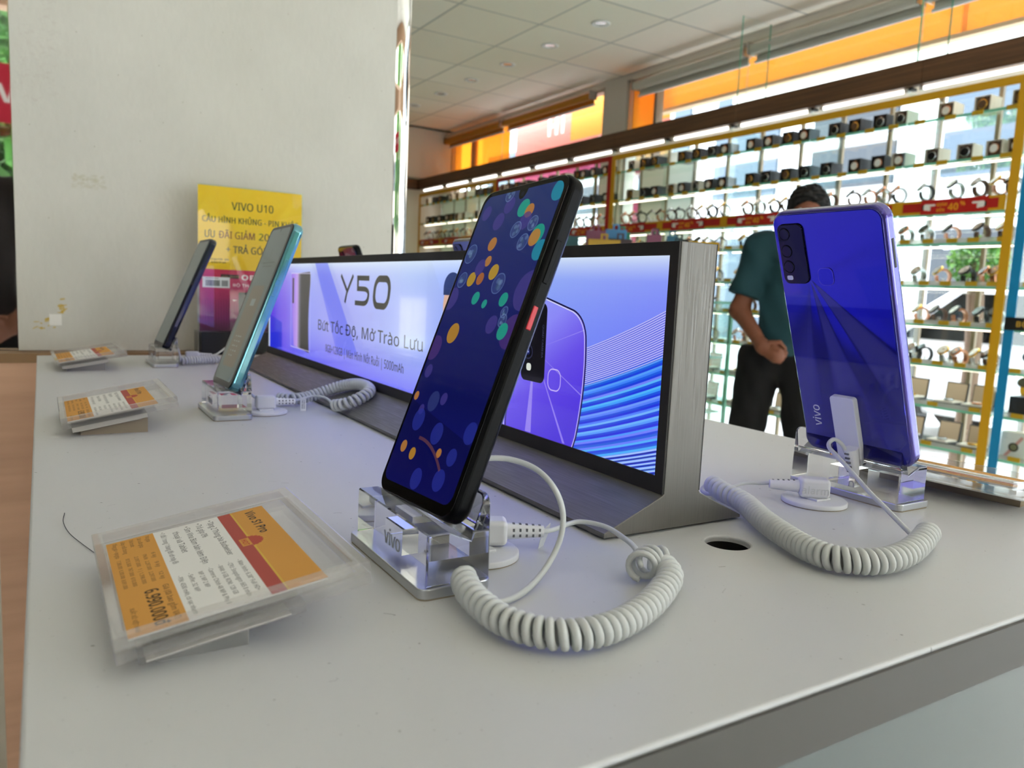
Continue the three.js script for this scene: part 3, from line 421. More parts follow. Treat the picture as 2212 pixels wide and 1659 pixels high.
// ---------------------------------------------------------------- coiled alarm cables with their table discs
const slotM = std(0x6f6f70, 0.7);
const off = (pts, b) => pts.map((p) => [p[0] - b[0], p[1] - b[1], p[2] - b[2]]);
const flat = (pts, y) => pts.map(([x, z]) => [x, y, z]);
function plugParts(o, x, y, z, ang, name = 'plug') {   // white plug with a ribbed strain relief, lying along ang from (x, y, z)
  const put = (g) => g.rotateY(ang).translate(x, y, z), L = [];
  const p = part(name, put(rbox(-0.009, 0.009, -0.006, 0.006, -0.0058, 0.0058, 0.0024, 3)), M.white, o);
  L.push(put(cyl(0.0028, 0.0040, 0.018, 16).rotateZ(-Math.PI / 2).translate(0.0175, 0, 0)));
  part('strain_relief', L, M.white, o);
  const R = []; for (let i = 0; i < 5; i++) for (const s of [-1, 1]) R.push(put(rbox(0.0115 + i * 0.0031, 0.0127 + i * 0.0031, 0.003, 0.00385 - i * 0.00021, s * 0.0006 - 0.0005, s * 0.0006 + 0.0005, 0.0001, 1)), put(rbox(0.0115 + i * 0.0031, 0.0125 + i * 0.0031, s * 0.0013 - 0.0007, s * 0.0013 + 0.0007, 0.0025, 0.0037 - i * 0.0002, 0.0001, 1)));
  part('relief_slot', R, slotM, o);
  return p;
}
function disc(o, r = 0.0195) { part('base_disc', [new THREE.LatheGeometry([[0, 0.0034], [r - 0.0008, 0.0034], [r, 0.0026], [r, 0.0006], [r - 0.0004, 0.0006]].map((p) => new THREE.Vector2(...p)), 48)], M.white, o); part('adhesive_pad', cyl(r - 0.0005, r - 0.0003, 0.0006, 40).translate(0, 0.0003, 0), M.card, o); part('clip', rbox(-0.007, 0.006, 0.0033, 0.0046, -0.004, 0.0075, 0.0004, 2), M.white, o); }
function backPad(o, b, z, lead) {   // pad glued on the back of a phone facing -x, with plug and lead
  const a = 0.3595, g = (q) => q.rotateZ(a).translate(0.4452 - 0.0022 - b[0], 1.0263 - b[1], z - b[2]);
  part('phone_pad', g(extrude(rrect(0.0172, 0.047, 0.0022, 0, 0.0195), 0.0042, 0.0006, 2).rotateY(-Math.PI / 2).translate(0.002, 0, -0.0045)), M.white, o, 'flat white pad stuck to the phone');
  part('strain_relief', g(cyl(0.0046, 0.0032, 0.019, 16).translate(-0.0055, 0.0006, 0)), M.white, o);
  const R = []; for (let i = 0; i < 5; i++) R.push(g(rbox(-0.0104, -0.0086, 0.0075 - i * 0.0031, 0.0087 - i * 0.0031, -0.0016, 0.0016, 0.0003, 1))); part('relief_slot', R, slotM, o);
  part('lead', tube(off(lead, b), 0.00135, 90), M.cable, o);
}
const stickM = std(0xdfe0df, 0.6), lbl = canvasTex(64, 160, (g) => { g.fillStyle = '#e8e9e8'; g.fillRect(0, 0, 64, 160); g.fillStyle = '#222'; for (let i = 0; i < 12; i++) g.fillRect(16, 28 + i * 9, 12, rr(2, 7)); for (let i = 0; i < 9; i++) g.fillRect(36, 30 + i * 12, rr(8, 14), 5); }), stickPrint = std(0xffffff, 0.6, { map: lbl });
{ // foremost phone
  const b = [0.17, 1, -0.3015], o = thing('coiled_cable', 'thick grey coiled cable curled in front of the foremost black phone', 'cable', b);
  disc(o); plugParts(o, 0.0068, 0.0103, -0.0028, -0.44);
  part('coil', coilGeo(off([...flat([[0.1435, -0.2655], [0.1385, -0.2505], [0.1368, -0.2376], [0.1374, -0.2218], [0.1423, -0.2112], [0.149, -0.2041], [0.1584, -0.2008], [0.1712, -0.2016], [0.1898, -0.2082], [0.2087, -0.219], [0.2236, -0.2305], [0.2300, -0.2412]], 1.0067)], b), 0.0041, 0.00168, 37, 0.2), M.cable, o);
  part('loose_turns', coilGeo(off([[0.2318, 1.0072, -0.2432], [0.2262, 1.0085, -0.2447], [0.2205, 1.0085, -0.2432], [0.2155, 1.0082, -0.2402]], b), 0.0056, 0.0014, 4, 0), M.cable, o);
  part('lead', tube(off([[0.1405, 1.0035, -0.2605], [0.1405, 1.0022, -0.2525], [0.1488, 1.0022, -0.2461], [0.1633, 1.0022, -0.2506], [0.182, 1.006, -0.262], [0.191, 1.016, -0.2656], [0.1925, 1.027, -0.2666], [0.1897, 1.037, -0.2691], [0.1869, 1.044, -0.2803], [0.1791, 1.047, -0.2918], [0.168, 1.047, -0.297], [0.1585, 1.045, -0.303]], b), 0.00135, 100), M.cable, o);
  part('lead', tube(off([[0.2, 1.0102, -0.2934], [0.2045, 1.0102, -0.293], [0.2098, 1.0102, -0.2945], [0.2242, 1.011, -0.297], [0.2313, 1.011, -0.2875], [0.2291, 1.011, -0.2688], [0.2204, 1.012, -0.2486], [0.2150, 1.0095, -0.2395]], b), 0.00125, 90), M.cable, o);
  part('phone_pad', extrude(rrect(0.0172, 0.04, 0.0022, 0, 0.02), 0.004, 0.0006, 2).rotateY(Math.PI / 2).rotateZ(-0.379).translate(0.1475 - b[0], 0.0275, -0.305 - b[2]), M.white, o);
  const st = extrude(poly([[0, 0], [0.006, 0.001], [0.0068, -0.006], [0.003, -0.02], [0.0008, -0.0205], [-0.001, -0.006]]), 0.0002).rotateY(0.5); part('sticker_tag', st.rotateX(0.35).translate(0.202 - b[0], 0.0108, -0.2945 - b[2]), stickM, o, 'folded barcode sticker');
}
{ // violet phone
  const b = [0.4085, 1, -0.3005], o = thing('coiled_cable', 'long grey coiled cable curling from the light box end to the violet phone', 'cable', b);
  disc(o); const p = plugParts(o, -0.0015, 0.0103, 0.0, Math.PI - 0.69);
  part('embossed_text', txt('alarm', 0.0046, 0.00025).rotateY(Math.PI).rotateY(Math.PI - 0.69).translate(0, 0, 0).translate(-0.0015 - 0.0000 + Math.sin(-0.69) * 0.0058, 0.0095, Math.cos(-0.69) * 0.0058), M.offWhite, p);
  part('coil', coilGeo(off([...flat([[0.3597, -0.3405], [0.3522, -0.3238], [0.3455, -0.3016], [0.3268, -0.2698], [0.3153, -0.2453], [0.3093, -0.227], [0.3094, -0.2144], [0.3158, -0.2069], [0.3262, -0.2023], [0.345, -0.2028], [0.3701, -0.21], [0.3944, -0.2196]], 1.0072)], b), 0.0046, 0.00178, 53, 0.32), M.cable, o);
  part('lead', tube(off([[0.3938, 1.0105, -0.3155], [0.3889, 1.0105, -0.3185], [0.384, 1.01, -0.3215], [0.3742, 1.01, -0.3257], [0.3636, 1.008, -0.3271], [0.354, 1.0055, -0.327], [0.3515, 1.003, -0.3345], [0.3575, 1.003, -0.3455], [0.3625, 1.006, -0.3455]], b), 0.00125, 80), M.cable, o);
  backPad(o, b, -0.2965, [[0.4325, 1.0312, -0.2985], [0.4305, 1.0355, -0.2999], [0.426, 1.039, -0.3025], [0.422, 1.0373, -0.3031], [0.418, 1.0349, -0.3002], [0.414, 1.0314, -0.2913], [0.407, 1.0255, -0.2755], [0.398, 1.0185, -0.2567], [0.39, 1.0133, -0.2397], [0.383, 1.0089, -0.2255], [0.3815, 1.0062, -0.2185], [0.385, 1.0045, -0.2135]]);
}
{ // blue-green phone
  const b = [0.1745, 1, -0.7185], o = thing('coiled_cable', 'grey coiled cable looped onto the light box foot by the blue-green phone', 'cable', b);
  disc(o); plugParts(o, 0.0005, 0.0103, -0.002, -0.1);
  part('coil', coilGeo(off([[0.1977, 1.0068, -0.7657], [0.2085, 1.0068, -0.7543], [0.2253, 1.0078, -0.7593], [0.2423, 1.0126, -0.7591], [0.256, 1.0183, -0.7525], [0.2665, 1.0227, -0.7367], [0.2686, 1.0236, -0.7099], [0.2628, 1.0212, -0.6874], [0.2509, 1.0162, -0.6822], [0.2394, 1.0114, -0.6847], [0.2317, 1.0078, -0.6982]], b), 0.0044, 0.0017, 44), M.cable, o);
  part('lead', tube(off([[0.1985, 1.0095, -0.7209], [0.2109, 1.01, -0.7317], [0.2249, 1.012, -0.7366], [0.2318, 1.012, -0.7261], [0.233, 1.009, -0.7047], [0.233, 1.0055, -0.7]], b), 0.00125, 60), M.cable, o);
  part('lead', tube(off([[0.151, 1.036, -0.712], [0.158, 1.027, -0.724], [0.1638, 1.018, -0.7345], [0.1771, 1.008, -0.7571], [0.19, 1.005, -0.766], [0.1965, 1.0045, -0.7672]], b), 0.00125, 50), M.cable, o);
  part('sticker_tag', new THREE.PlaneGeometry(0.0055, 0.0125).rotateX(-0.05).translate(0.2105 - b[0], 0.0065, -0.7215 - b[2]), stickPrint, o, 'hanging barcode sticker'); part('sticker_tag', extrude(rrect(0.0055, 0.0125, 0.0004), 0.0002).translate(0.2105 - b[0], 0.0065, -0.7219 - b[2]), stickM, o);
}
{ // farthest phone
  const b = [0.181, 1, -1.178], o = thing('coiled_cable', 'grey coiled cable beside the dark blue phone under the yellow sign', 'cable', b);
  disc(o); plugParts(o, 0.0015, 0.0103, 0, -0.1);
  part('coil', coilGeo(off(flat([[0.1605, -1.1395], [0.172, -1.143], [0.186, -1.146], [0.2, -1.15], [0.214, -1.156]], 1.0066), b), 0.0042, 0.0017, 14), M.cable, o);
  part('lead', tube(off([[0.2075, 1.0095, -1.181], [0.216, 1.0105, -1.186], [0.226, 1.014, -1.2], [0.2375, 1.018, -1.216], [0.243, 1.012, -1.205], [0.236, 1.006, -1.175], [0.221, 1.006, -1.158]], b), 0.00125, 60), M.cable, o);
  part('lead', tube(off([[0.151, 1.036, -1.15], [0.159, 1.022, -1.142], [0.161, 1.008, -1.136], [0.1605, 1.006, -1.1375]], b), 0.00125, 40), M.cable, o);
}
// ---------------------------------------------------------------- clear price tag holders, tilted on card wedges
const tagPrint = () => canvasTex(1024, 780, (g, W, H) => {
  const F = (s, x, y, size, wt = '', w) => { g.font = `${wt} ${size}px sans-serif`; viet(g, s, x, y, size, w); };
  g.fillStyle = '#eeede9'; g.fillRect(0, 0, W, H); const or = '#dda04a'; g.fillStyle = or; g.fillRect(0, 0, W, 170); g.fillRect(0, 560, W, 220); g.fillStyle = '#b8544a'; g.fillRect(0, 172, W, 66); g.fillStyle = '#e2bb4e'; g.fillRect(0, 164, W, 9);
  g.fillStyle = '#be5040'; g.beginPath(); g.arc(430, 172, 62, Math.PI, 0); g.fill(); g.fillStyle = '#e0ac4c'; for (let i = 0; i < 9; i++) { g.save(); g.translate(430, 172); g.rotate(-1.4 + i * 0.35); g.fillRect(-3, -78, 6, 20); g.restore(); }
  g.fillStyle = '#dda04a'; g.fillRect(385, 172, 92, 46); g.fillStyle = '#c13a2c'; F('HOT', 393, 210, 38, 'bold', 76);
  g.fillStyle = '#3b3430'; F('Vivo S1 Pro', 40, 105, 66, 'bold', 330);
  g.fillStyle = '#2c2a2a'; const L = ['• Tặng 2 Thùng bia Budweiser', '• Trả góp 0%', '• Sim Vina Bùm bán kèm Điện', '   thoại và Tablet', '• 1 đổi 1 trong 1 tháng đối với máy lỗi']; L.forEach((s, i) => F(s, 28, 300 + i * 58, i < 4 ? 40 : 32, '', [500, 210, 520, 330, 430][i]));
  const R = ['- Màn hình: 6.38" Full HD+', '- CPU: Snapdragon 665 8 nhân', '- RAM: 6 GB, ROM: 128 GB', '- Camera: Chính 48 MP & Phụ 8', '  MP 2 MP 2 MP', '- Selfie: 32 MP', '- PIN: 4500 mAh, có sạc nhanh']; g.fillStyle = '#45423f'; R.forEach((s, i) => F(s, 600, 280 + i * 43, 27, '', Math.min(390, s.length * 13.5)));
  g.fillStyle = '#5d4216'; ['Trả góp', 'Lãi suất/góp', 'Trả trước', 'Góp mỗi tháng', 'Tổng giá = lợi/góp'].forEach((s, i) => F(s, 18, 600 + i * 38, 25)); ['6 kỳ     9 kỳ     12 kỳ', '0%/6t   2.297.000   2.297.000', '2.097.000   1 | 1.398.000', '815.500  767.000  610.000', '7.388.000  8.300.000  8.691.000'].forEach((s, i) => F(s, 250, 600 + i * 38, 23, '', 330));
  g.fillStyle = '#4c3510'; F('Giá (đã bao gồm VAT)', 640, 605, 33, '', 340); F('6.990.000đ', 650, 680, 78, 'bold', 340); F('XUẤT XỨ: VIỆT NAM', 780, 750, 24);
});
const tagM = std(0xffffff, 0.75, { map: tagPrint() });
function priceTag(label, at, turn, tilt, W, L, print, wedge, cards, foot = footM) {   // x = up the print (low edge at 0), z = along its lines; solid clear slab with a recessed paper
  const o = thing('price_tag', label, 'price tag', at, turn);
  const put = (g) => g.rotateZ(tilt), T = 0.0085;
  const ring = new THREE.Shape(); ring.moveTo(0, 0); ring.lineTo(L, 0); ring.lineTo(L, W); ring.lineTo(0, W); ring.closePath(); ring.holes.push(new THREE.Path([[0.004, 0.004], [0.004, W - 0.0045], [L - 0.005, W - 0.0045], [L - 0.005, 0.004]].map((p) => new THREE.Vector2(...p))));
  part('clear_frame', put(extrude(ring, 0.0042, 0.0005, 2).rotateX(Math.PI / 2).translate(0, T, 0)), tagClear, o);
  part('clear_base', put(rbox(0, L, 0, 0.0038, 0, W, 0.0006, 2)), tagClear, o);
  const pg = new THREE.PlaneGeometry(W - 0.0125, L - 0.018); pg.rotateZ(-Math.PI / 2); const q = pg.attributes.uv; pg.rotateX(-Math.PI / 2);
  // plane: print right = +z, print up = +x
  const pp = pg.attributes.position; for (let i = 0; i < pp.count; i++) { const x = pp.getX(i) / (L - 0.018), z = pp.getZ(i) / (W - 0.0125); q.setXY(i, z + 0.5, x + 0.5); }
  part('printed_card', put(pg.translate((L - 0.018) / 2 + 0.0045, 0.0045, W / 2)), print, o); part('card_backing', put(box(0.0045, L - 0.0135, 0.0039, 0.0044, 0.0062, W - 0.0062)), M.paper, o);
  part('clear_foot', put(rbox(0.006, L * 0.72, -0.0042, -0.0004, 0.004, W - 0.004, 0.0006, 2)), foot, o);
  part('torn_tape', put(box(L * 0.1, L * 0.66, -0.0046, -0.0041, W - 0.016, W - 0.006)), M.paper, o);
  const cl = Math.sin(tilt), wl = L * wedge; part('card_wedge', extrude(poly([[0.012, -at[1] + 1.0], [wl, -at[1] + 1.0], [wl, wl * cl - 0.0052], [0.012, 0.012 * cl - 0.0052]]), W - 0.022).translate(0, 0, 0.011), cards, o, 'folded brown card');
  return o;
}
const footM = phys(0xf3f0e6, 0.25, { transmission: 0.5, thickness: 0 }), clearCard = phys(0xe6e4de, 0.3, { transmission: 0.7, thickness: 0 }), tagClear = phys(0xf4f3f2, 0.03, { transmission: 0.92, thickness: 0 });
priceTag('large clear price tag with orange and white print in front of the foremost stand', [0.0165, 1.0062, -0.3526], 0, 0.158, 0.108, 0.0812, tagM, 0.5, clearCard, tagClear);
priceTag('clear price tag tilted on a brown card wedge, second from the front', [0.0108, 1.0062, -0.7602], 0, 0.185, 0.116, 0.0808, tagM, 0.72, M.card);
priceTag('clear price tag farthest from the camera, nearest the white wall', [0.0095, 1.0062, -1.199], 0.03, 0.165, 0.124, 0.0793, tagM, 0.68, clearCard);
priceTag('clear price tag at the right table edge behind the violet phone stand', [0.5735, 1.0062, -0.2325], Math.PI + 0.09, 0.1, 0.108, 0.0812, tagM, 0.5, M.card, tagClear);
// ---------------------------------------------------------------- yellow offer sign in a clear holder against the pillar
{
  const o = thing('sign_holder', 'clear upright sign holder with a yellow offer sheet above a pink leaflet', 'sign holder', [0.215, 1, -1.327]);
  const yl = canvasTex(768, 640, (g, W, H) => {
    g.fillStyle = '#f2c413'; g.fillRect(0, 0, W, H); for (let i = 0; i < 500; i++) { g.fillStyle = `rgba(190,140,0,${rr(0.03, 0.1)})`; g.fillRect(rnd() * W, rnd() * H, rr(10, 60), 1.5); }
    const F = (s, x, y, size, w, c = '#1c1d1f') => { g.fillStyle = c; g.font = `${size}px sans-serif`; viet(g, s, x, y, size, w); viet(g, s, x + 1.6, y, size, w); };
    F('VIVO U10', 238, 172, 84, 312); F('CẤU HÌNH KHỦNG - PIN KHỎE', 26, 276, 62, 716); F('ƯU', 42, 396, 76, 80); F('ĐÃI GIẢM', 144, 396, 76, 270, '#6c2a12'); F('200 K', 436, 396, 76, 190); F('+ TRẢ GÓP 0%', 196, 508, 76, 420); F('từ ngày 01/06 - 30/06', 90, 570, 22, 130, '#7a5c08'); F('áp dụng toàn quốc', 90, 592, 20, 110, '#7a5c08');
  });
  const pk = canvasTex(640, 560, (g, W, H) => {
    let gr = g.createLinearGradient(0, 0, 0, H); gr.addColorStop(0, '#cf2450'); gr.addColorStop(0.45, '#b01e63'); gr.addColorStop(0.8, '#8a1a6a'); gr.addColorStop(1, '#5c1440'); g.fillStyle = gr; g.fillRect(0, 0, W, H);
    g.fillStyle = 'rgba(60,5,50,.55)'; for (let i = 0; i < 24; i++) for (let j = 0; j < 40; j++) g.fillRect(j * 16, 270 + i * 12, 4 + i * 0.25, 5);
    g.fillStyle = '#2a0c16'; g.beginPath(); g.roundRect(128, 42, 112, 36, 6); g.fill(); g.fillStyle = '#c99a50'; g.font = '20px sans-serif'; viet(g, 'ĐỘC QUYỀN', 136, 68, 20); g.fillStyle = '#f6e9ee'; g.font = 'bold 66px sans-serif'; g.fillText('OPPO A92', 252, 88); g.font = '36px sans-serif'; viet(g, 'BỘ THÁCH THỨC', 200, 150, 36);
    g.fillStyle = '#e9e7ee'; g.fillRect(18, 70, 165, 96); g.fillStyle = '#333'; for (let i = 0; i < 34; i++) g.fillRect(36 + i * 2.6, 98, rr(0.8, 2), 54); g.fillRect(36, 80, 80, 4); g.fillStyle = '#8e8c92'; g.fillRect(132, 98, 40, 54);
    g.fillStyle = '#10303c'; g.beginPath(); g.roundRect(238, 200, 130, 300, 12); g.fill(); g.fillStyle = '#1f7f98'; g.beginPath(); g.moveTo(300, 230); g.quadraticCurveTo(352, 330, 270, 470); g.lineTo(310, 470); g.quadraticCurveTo(380, 330, 340, 230); g.fill(); g.fillStyle = '#f0d5dc'; g.beginPath(); g.moveTo(200, 268); g.lineTo(232, 274); g.lineTo(206, 286); g.fill();
  });
  part('offer_sheet', box(0.0, 0.165, 0.136, 0.2675, 0, 0.0006), [0, 0, 0, 0, 1, 0].map((k) => (k ? std(0xffffff, 0.6, { map: yl }) : std(0xe6bf22, 0.7))), o, 'yellow printed sheet');
  part('leaflet', box(0.002, 0.165, 0.036, 0.1358, 0, 0.0006), [0, 0, 0, 0, 1, 0].map((k) => (k ? std(0xffffff, 0.5, { map: pk }) : std(0xa01c50, 0.7))), o, 'pink printed leaflet with a phone');
  part('clear_sheet', rbox(-0.001, 0.167, 0.0, 0.2695, 0.001, 0.003, 0.0004, 1), M.pane, o); part('clear_sheet', rbox(-0.001, 0.167, 0.0, 0.2695, -0.003, -0.001, 0.0004, 1), M.pane, o);
  part('black_base', rbox(0.0, 0.17, 0, 0.036, -0.0075, 0.028, 0.001, 1), M.black, o); part('clear_side', rbox(-0.005, 0.0, 0, 0.037, -0.0075, 0.028, 0.0005, 1), M.clear, o);
}
solo('hair_strand', tube([[0.0075, 1.0006, -0.44], [0.0066, 1.0006, -0.425], [0.0085, 1.0006, -0.405], [0.0125, 1.0006, -0.388], [0.0175, 1.0006, -0.37]], 0.00016, 30, 5), M.hair, 'single dark hair lying on the table beside the large price tag', 'hair');
// ---------------------------------------------------------------- ceiling and window fittings
for (let i = 0; i < 8; i++) {
  const z = -3.73 - i * 0.604, t = thing('downlight', `round white ceiling downlight, ${i ? ORD[i] + ' in the row counted from the nearest' : 'nearest of the row'}`, 'downlight', [3.218, HC + 0.001, z]);
  part('trim_ring', new THREE.LatheGeometry([[0.036, -0.002], [0.052, -0.008], [0.063, -0.005], [0.065, 0]].map((p) => new THREE.Vector2(...p)), 36), M.white, t);
  part('reflector', new THREE.LatheGeometry([[0.001, -0.0005], [0.03, -0.0006], [0.037, -0.002]].map((p) => new THREE.Vector2(...p)), 30), M.steel, t);
}
function blind(label, z0, z1, y, m, r) {
  const t = thing('roller_blind', label, 'blind', [4.055, y, z0]), L = z1 - z0;
  part('fabric_roll', cyl(r, r, L, 28).rotateX(Math.PI / 2).translate(0, 0, L / 2), m, t);
  part('fabric_drop', box(r - 0.003, r, -r - 0.03, 0, 0.01, L - 0.01), m, t); part('bottom_bar', rbox(r - 0.012, r + 0.006, -r - 0.045, -r - 0.028, 0, L, 0.003, 2), M.offWhite, t);
  for (const e of [-0.008, L + 0.002]) part('bracket', box(-r - 0.006, r + 0.01, -r, r + 0.008, e, e + 0.006), M.steel, t); part('head_rail', rbox(-0.02, 0.03, r + 0.01, r + 0.028, -0.02, L + 0.02, 0.003, 1), M.cream, t);
  part('pull_cord', [tube([[-0.02, 0, -0.012], [-0.022, -0.3, -0.012], [-0.018, -0.38, -0.012], [-0.012, -0.3, -0.012], [-0.012, 0, -0.012]], 0.0012, 20, 5)], M.offWhite, t);
}
const amber = phys(0xc98a16, 0.6, { transmission: 0.25, thickness: 0 }), greyBl = std(0xc6c5b8, 0.7), creamBl = std(0xb9a883, 0.7);
blind('rolled amber blind over the far left top window', -8.3, -7.05, 2.805, amber, 0.032); blind('rolled amber blind over the top window with the pink sign board', -6.98, -5.52, 2.805, amber, 0.032);
blind('rolled grey blind at the left end of the near window', -4.95, -3.82, 2.775, greyBl, 0.036); blind('rolled grey-beige blind in the middle of the near window', -3.77, -2.62, 2.775, greyBl, 0.036); blind('rolled grey blind at the top right corner above the yellow tape', -2.57, -1.4, 2.775, greyBl, 0.036);
// ---------------------------------------------------------------- wall of watch shelves along the windows
const FX = 3.74, BX = 4.05, SH = [2.05, 1.84, 1.638, 1.448, 1.244, 1.054, 0.858, 0.656, 0.459];
{
  const t = thing('wooden_beam', 'long dark brown wooden beam above the wall of watch shelves', 'beam', [FX, 2.2275, -8.36]);
  for (let i = 0; i < 7; i++) part('beam_board', rbox(-0.012, 0.03, 0, 0.1165, i * 1.2, Math.min(i * 1.2 + 1.198, 8.1), 0.002, 1), M.beam, t);
  part('top_board', box(0.03, 0.31, 0.1, 0.1165, 0, 8.1), M.beam, t); part('soffit', box(0.03, 0.31, 0.03, 0.04, 0, 8.1), std(0xd9c5b4, 0.7), t);
  const r = thing('wooden_beam', 'short dark brown beam returning along the far wall in the corner', 'beam', [2.4, 2.2275, -8.36]); part('beam_board', rbox(0, 1.325, 0, 0.1165, -0.03, 0.012, 0.002, 1), M.beam, r); part('soffit', box(0, 1.3, 0.03, 0.04, -0.18, -0.03), M.cream, r);
}
const backM = phys(0xf1f1ea, 0.25, { transmission: 0.0 }), joints = [-1.84, -2.42, -3.0, -3.6, -4.2, -4.785, -5.38, -5.96, -6.545, -7.14, -7.73, -8.32];
const bayName = (b) => b < 0 ? 'in bay right of blue tape' : b < 5 ? `${ORD[b]} bay left of blue tape` : b < 8 ? `${ORD[b - 5]} bay inside red frame` : `${ORD[b - 8]} bay beyond red frame`;
const ledM = glow(0xfff3dc, STRIP * 0.55), tubeM = glow(0xfffaf0, TUBE * 0.6), postM = std(0x9a8c74, 0.4, { metalness: 0.6 });
function bay(b, z0, z1, back) {   // z0 far end, z1 near end
  const t = thing('watch_shelf_bay', `bay of glass watch shelves, ${bayName(b)}`, 'shelving', [FX, 0, z0]), L = z1 - z0;
  const lab = new THREE.BoxGeometry(0.004, 0.021, 0.052);
  SH.forEach((y, r) => {
    if (r === 2) y = 1.592;
    const s = part('glass_shelf', box(0.006, 0.3, y - 0.008, y, 0.006, L - 0.006), M.shelfGlass, t);
    part('shelf_edge', box(0, 0.006, y - 0.012, y, 0.004, L - 0.004), M.glassEdge, s);
    if (r !== 2) { const n = r < 2 ? 4 : r < 7 ? 5 : 3; for (let i = 0; i < n; i++) part('price_label', lab, M.label, s).position.set(-0.002, r < 2 ? y - 0.006 : y + 0.0115, L * (i + 0.5) / n + rr(-0.015, 0.015)); if (r > 2) part('label_rail', box(-0.0005, 0.002, y, y + 0.022, 0.01, L - 0.01), clearCard, s); }
    if (r > 0) part('led_strip', box(0.06, 0.072, y - 0.0185, y - 0.0125, 0.03, L - 0.03), ledM, t);
  });
  part('divider_pane', box(0.0, 0.294, 0.26, 2.2, L - 0.0055, L - 0.001), M.shelfGlass, t);
  part('post', [box(0.296, 0.316, 0.2, 2.225, L - 0.027, L - 0.001)], postM, t); part('post', [box(0.296, 0.316, 0.2, 2.23, L * 0.5 - 0.01, L * 0.5 + 0.01)], postM, t);
  part('base_cabinet', box(0.01, 0.31, 0, 0.25, 0, L), M.offWhite, t); part('glow_panel', box(0.03, 0.3, 0.25, 0.256, 0.01, L - 0.01), M.white, t);
  const rz = part('display_riser', box(0.02, 0.11, 1.653, 1.657, 0.02, L - 0.03), M.shelfGlass, t); for (const e of [0.02, 0.107]) part('riser_side', box(e, e + 0.003, 1.592, 1.653, 0.02, L - 0.03), M.shelfGlass, rz);
  if (back) part('back_board', box(0.3, 0.306, 0.26, 2.2, 0, L), back, t);
  const k = thing('tube_light', `white tube light under the brown beam, ${bayName(b)}`, 'tube light', [FX + 0.035, 2.218, z0]);
  part('tube', cyl(0.0085, 0.0085, L - 0.1, 14).rotateX(Math.PI / 2).translate(0, 0, L / 2), tubeM, k); for (const e of [0.03, L - 0.05]) part('end_cap', box(-0.012, 0.012, -0.01, 0.0095, e, e + 0.02), M.offWhite, k); part('clip', box(-0.02, 0.02, -0.004, 0.0095, L - 0.022, L - 0.001), M.dark, k);
  areaLight(0xfff3e0, TUBE, 0.02, L - 0.1, [FX + 0.035, 2.2075, z0 + L / 2], [FX + 0.035, 0, z0 + L / 2 + 1e-4]);
}
for (let b = 0; b < 11; b++) bay(b, joints[b + 1], joints[b] - (b ? 0 : 0.01), b === 4 || b > 8 ? backM : null);
bay(-1, -1.83, -1.24, null);
for (const [r, z0, z1] of [[1, -4.7, -1.9], [3, -4.7, -1.9], [4, -4.7, -1.9], [5, -4.7, -1.9], [6, -4.7, -1.9], [7, -4.7, -1.9], [1, -8.2, -4.9], [3, -8.2, -4.9]]) areaLight(0xfff0d8, STRIP, 0.012, z1 - z0, [FX + 0.066, SH[r] - 0.0205, (z0 + z1) / 2], [FX + 0.066, 0, (z0 + z1) / 2 + 1e-4]);
function tapeFrame(label, m, z0, z1, sides) {
  const t = thing('tape_frame', label, 'tape', [FX - 0.006, 0, z0]), L = z1 - z0;
  part('top_tape', box(0, 0.004, 2.14, 2.178, 0, L), m, t);
  if (sides & 1) part('side_tape', box(-0.001, 0.003, 0.3, 2.14, 0, 0.042), m, t);
  if (sides & 2) part('side_tape', box(-0.001, 0.003, 0.3, 2.14, L - 0.042, L), m, t);
}
tapeFrame('yellow tape frame around the near watch shelves, its upright beside the blue tape', M.yellowTape, -4.785, -1.856, 3);
tapeFrame('red tape frame around the middle watch shelves', M.redTape, -6.545, -4.79, 3);
tapeFrame('yellow tape frame around the farthest watch shelves', M.yellowTape, -8.32, -6.55, 3);
tapeFrame('bright blue tape upright right of the yellow tape', M.blueTape, -1.843, -1.24, 1);
// red and yellow strip with discount signs
function strip(label, z0, z1, cuts) {
  const t = thing('banner_strip', label, 'banner', [FX - 0.008, 1.594, z0]);
  part('yellow_band', box(0, 0.003, -0.004, 0.064, 0, z1 - z0), M.yellowTape, t);
  for (let i = 0; i + 1 < cuts.length; i++) part('red_band', box(-0.0015, 0, 0.008, 0.052, cuts[i] - z0 + 0.03, cuts[i + 1] - z0 - 0.03), M.redTape, t);
}
strip('red and yellow strip along the near watch shelves', -4.76, -1.9, [-4.76, -4.2, -3.6, -3.0, -2.42, -1.9]);
strip('red and yellow strip along the shelves inside the red frame', -6.52, -4.83, [-6.52, -5.96, -5.38, -4.83]);
strip('red and yellow strip along the farthest shelves', -8.3, -6.57, [-8.3, -7.73, -7.14, -6.57]);
const offer = canvasTex(512, 112, (g, W, H) => {
  g.fillStyle = '#b8160f'; g.fillRect(0, 0, W, H); const hand = (x, s) => { g.save(); g.translate(x, 56); g.scale(s, 1); g.fillStyle = '#e8e4dc'; g.beginPath(); g.roundRect(-38, -24, 44, 48, 14); g.fill(); g.beginPath(); g.roundRect(-8, -22, 62, 15, 7); g.fill(); for (let i = 0; i < 3; i++) { g.beginPath(); g.roundRect(-6, -5 + i * 11, 24, 10, 5); g.fill(); } g.fillStyle = '#1f1a18'; g.fillRect(-52, -18, 14, 38); g.restore(); };
  hand(62, 1); hand(W - 62, -1); g.fillStyle = '#e9a41a'; g.font = 'bold 32px sans-serif'; viet(g, 'GIẢM', 124, 52, 32); viet(g, 'ĐẾN', 128, 94, 32); g.font = 'bold 74px sans-serif'; g.fillText('40', 216, 88); g.font = 'bold 46px sans-serif'; g.fillText('%', 306, 58);
});
const offerM = std(0xffffff, 0.5, { map: offer });
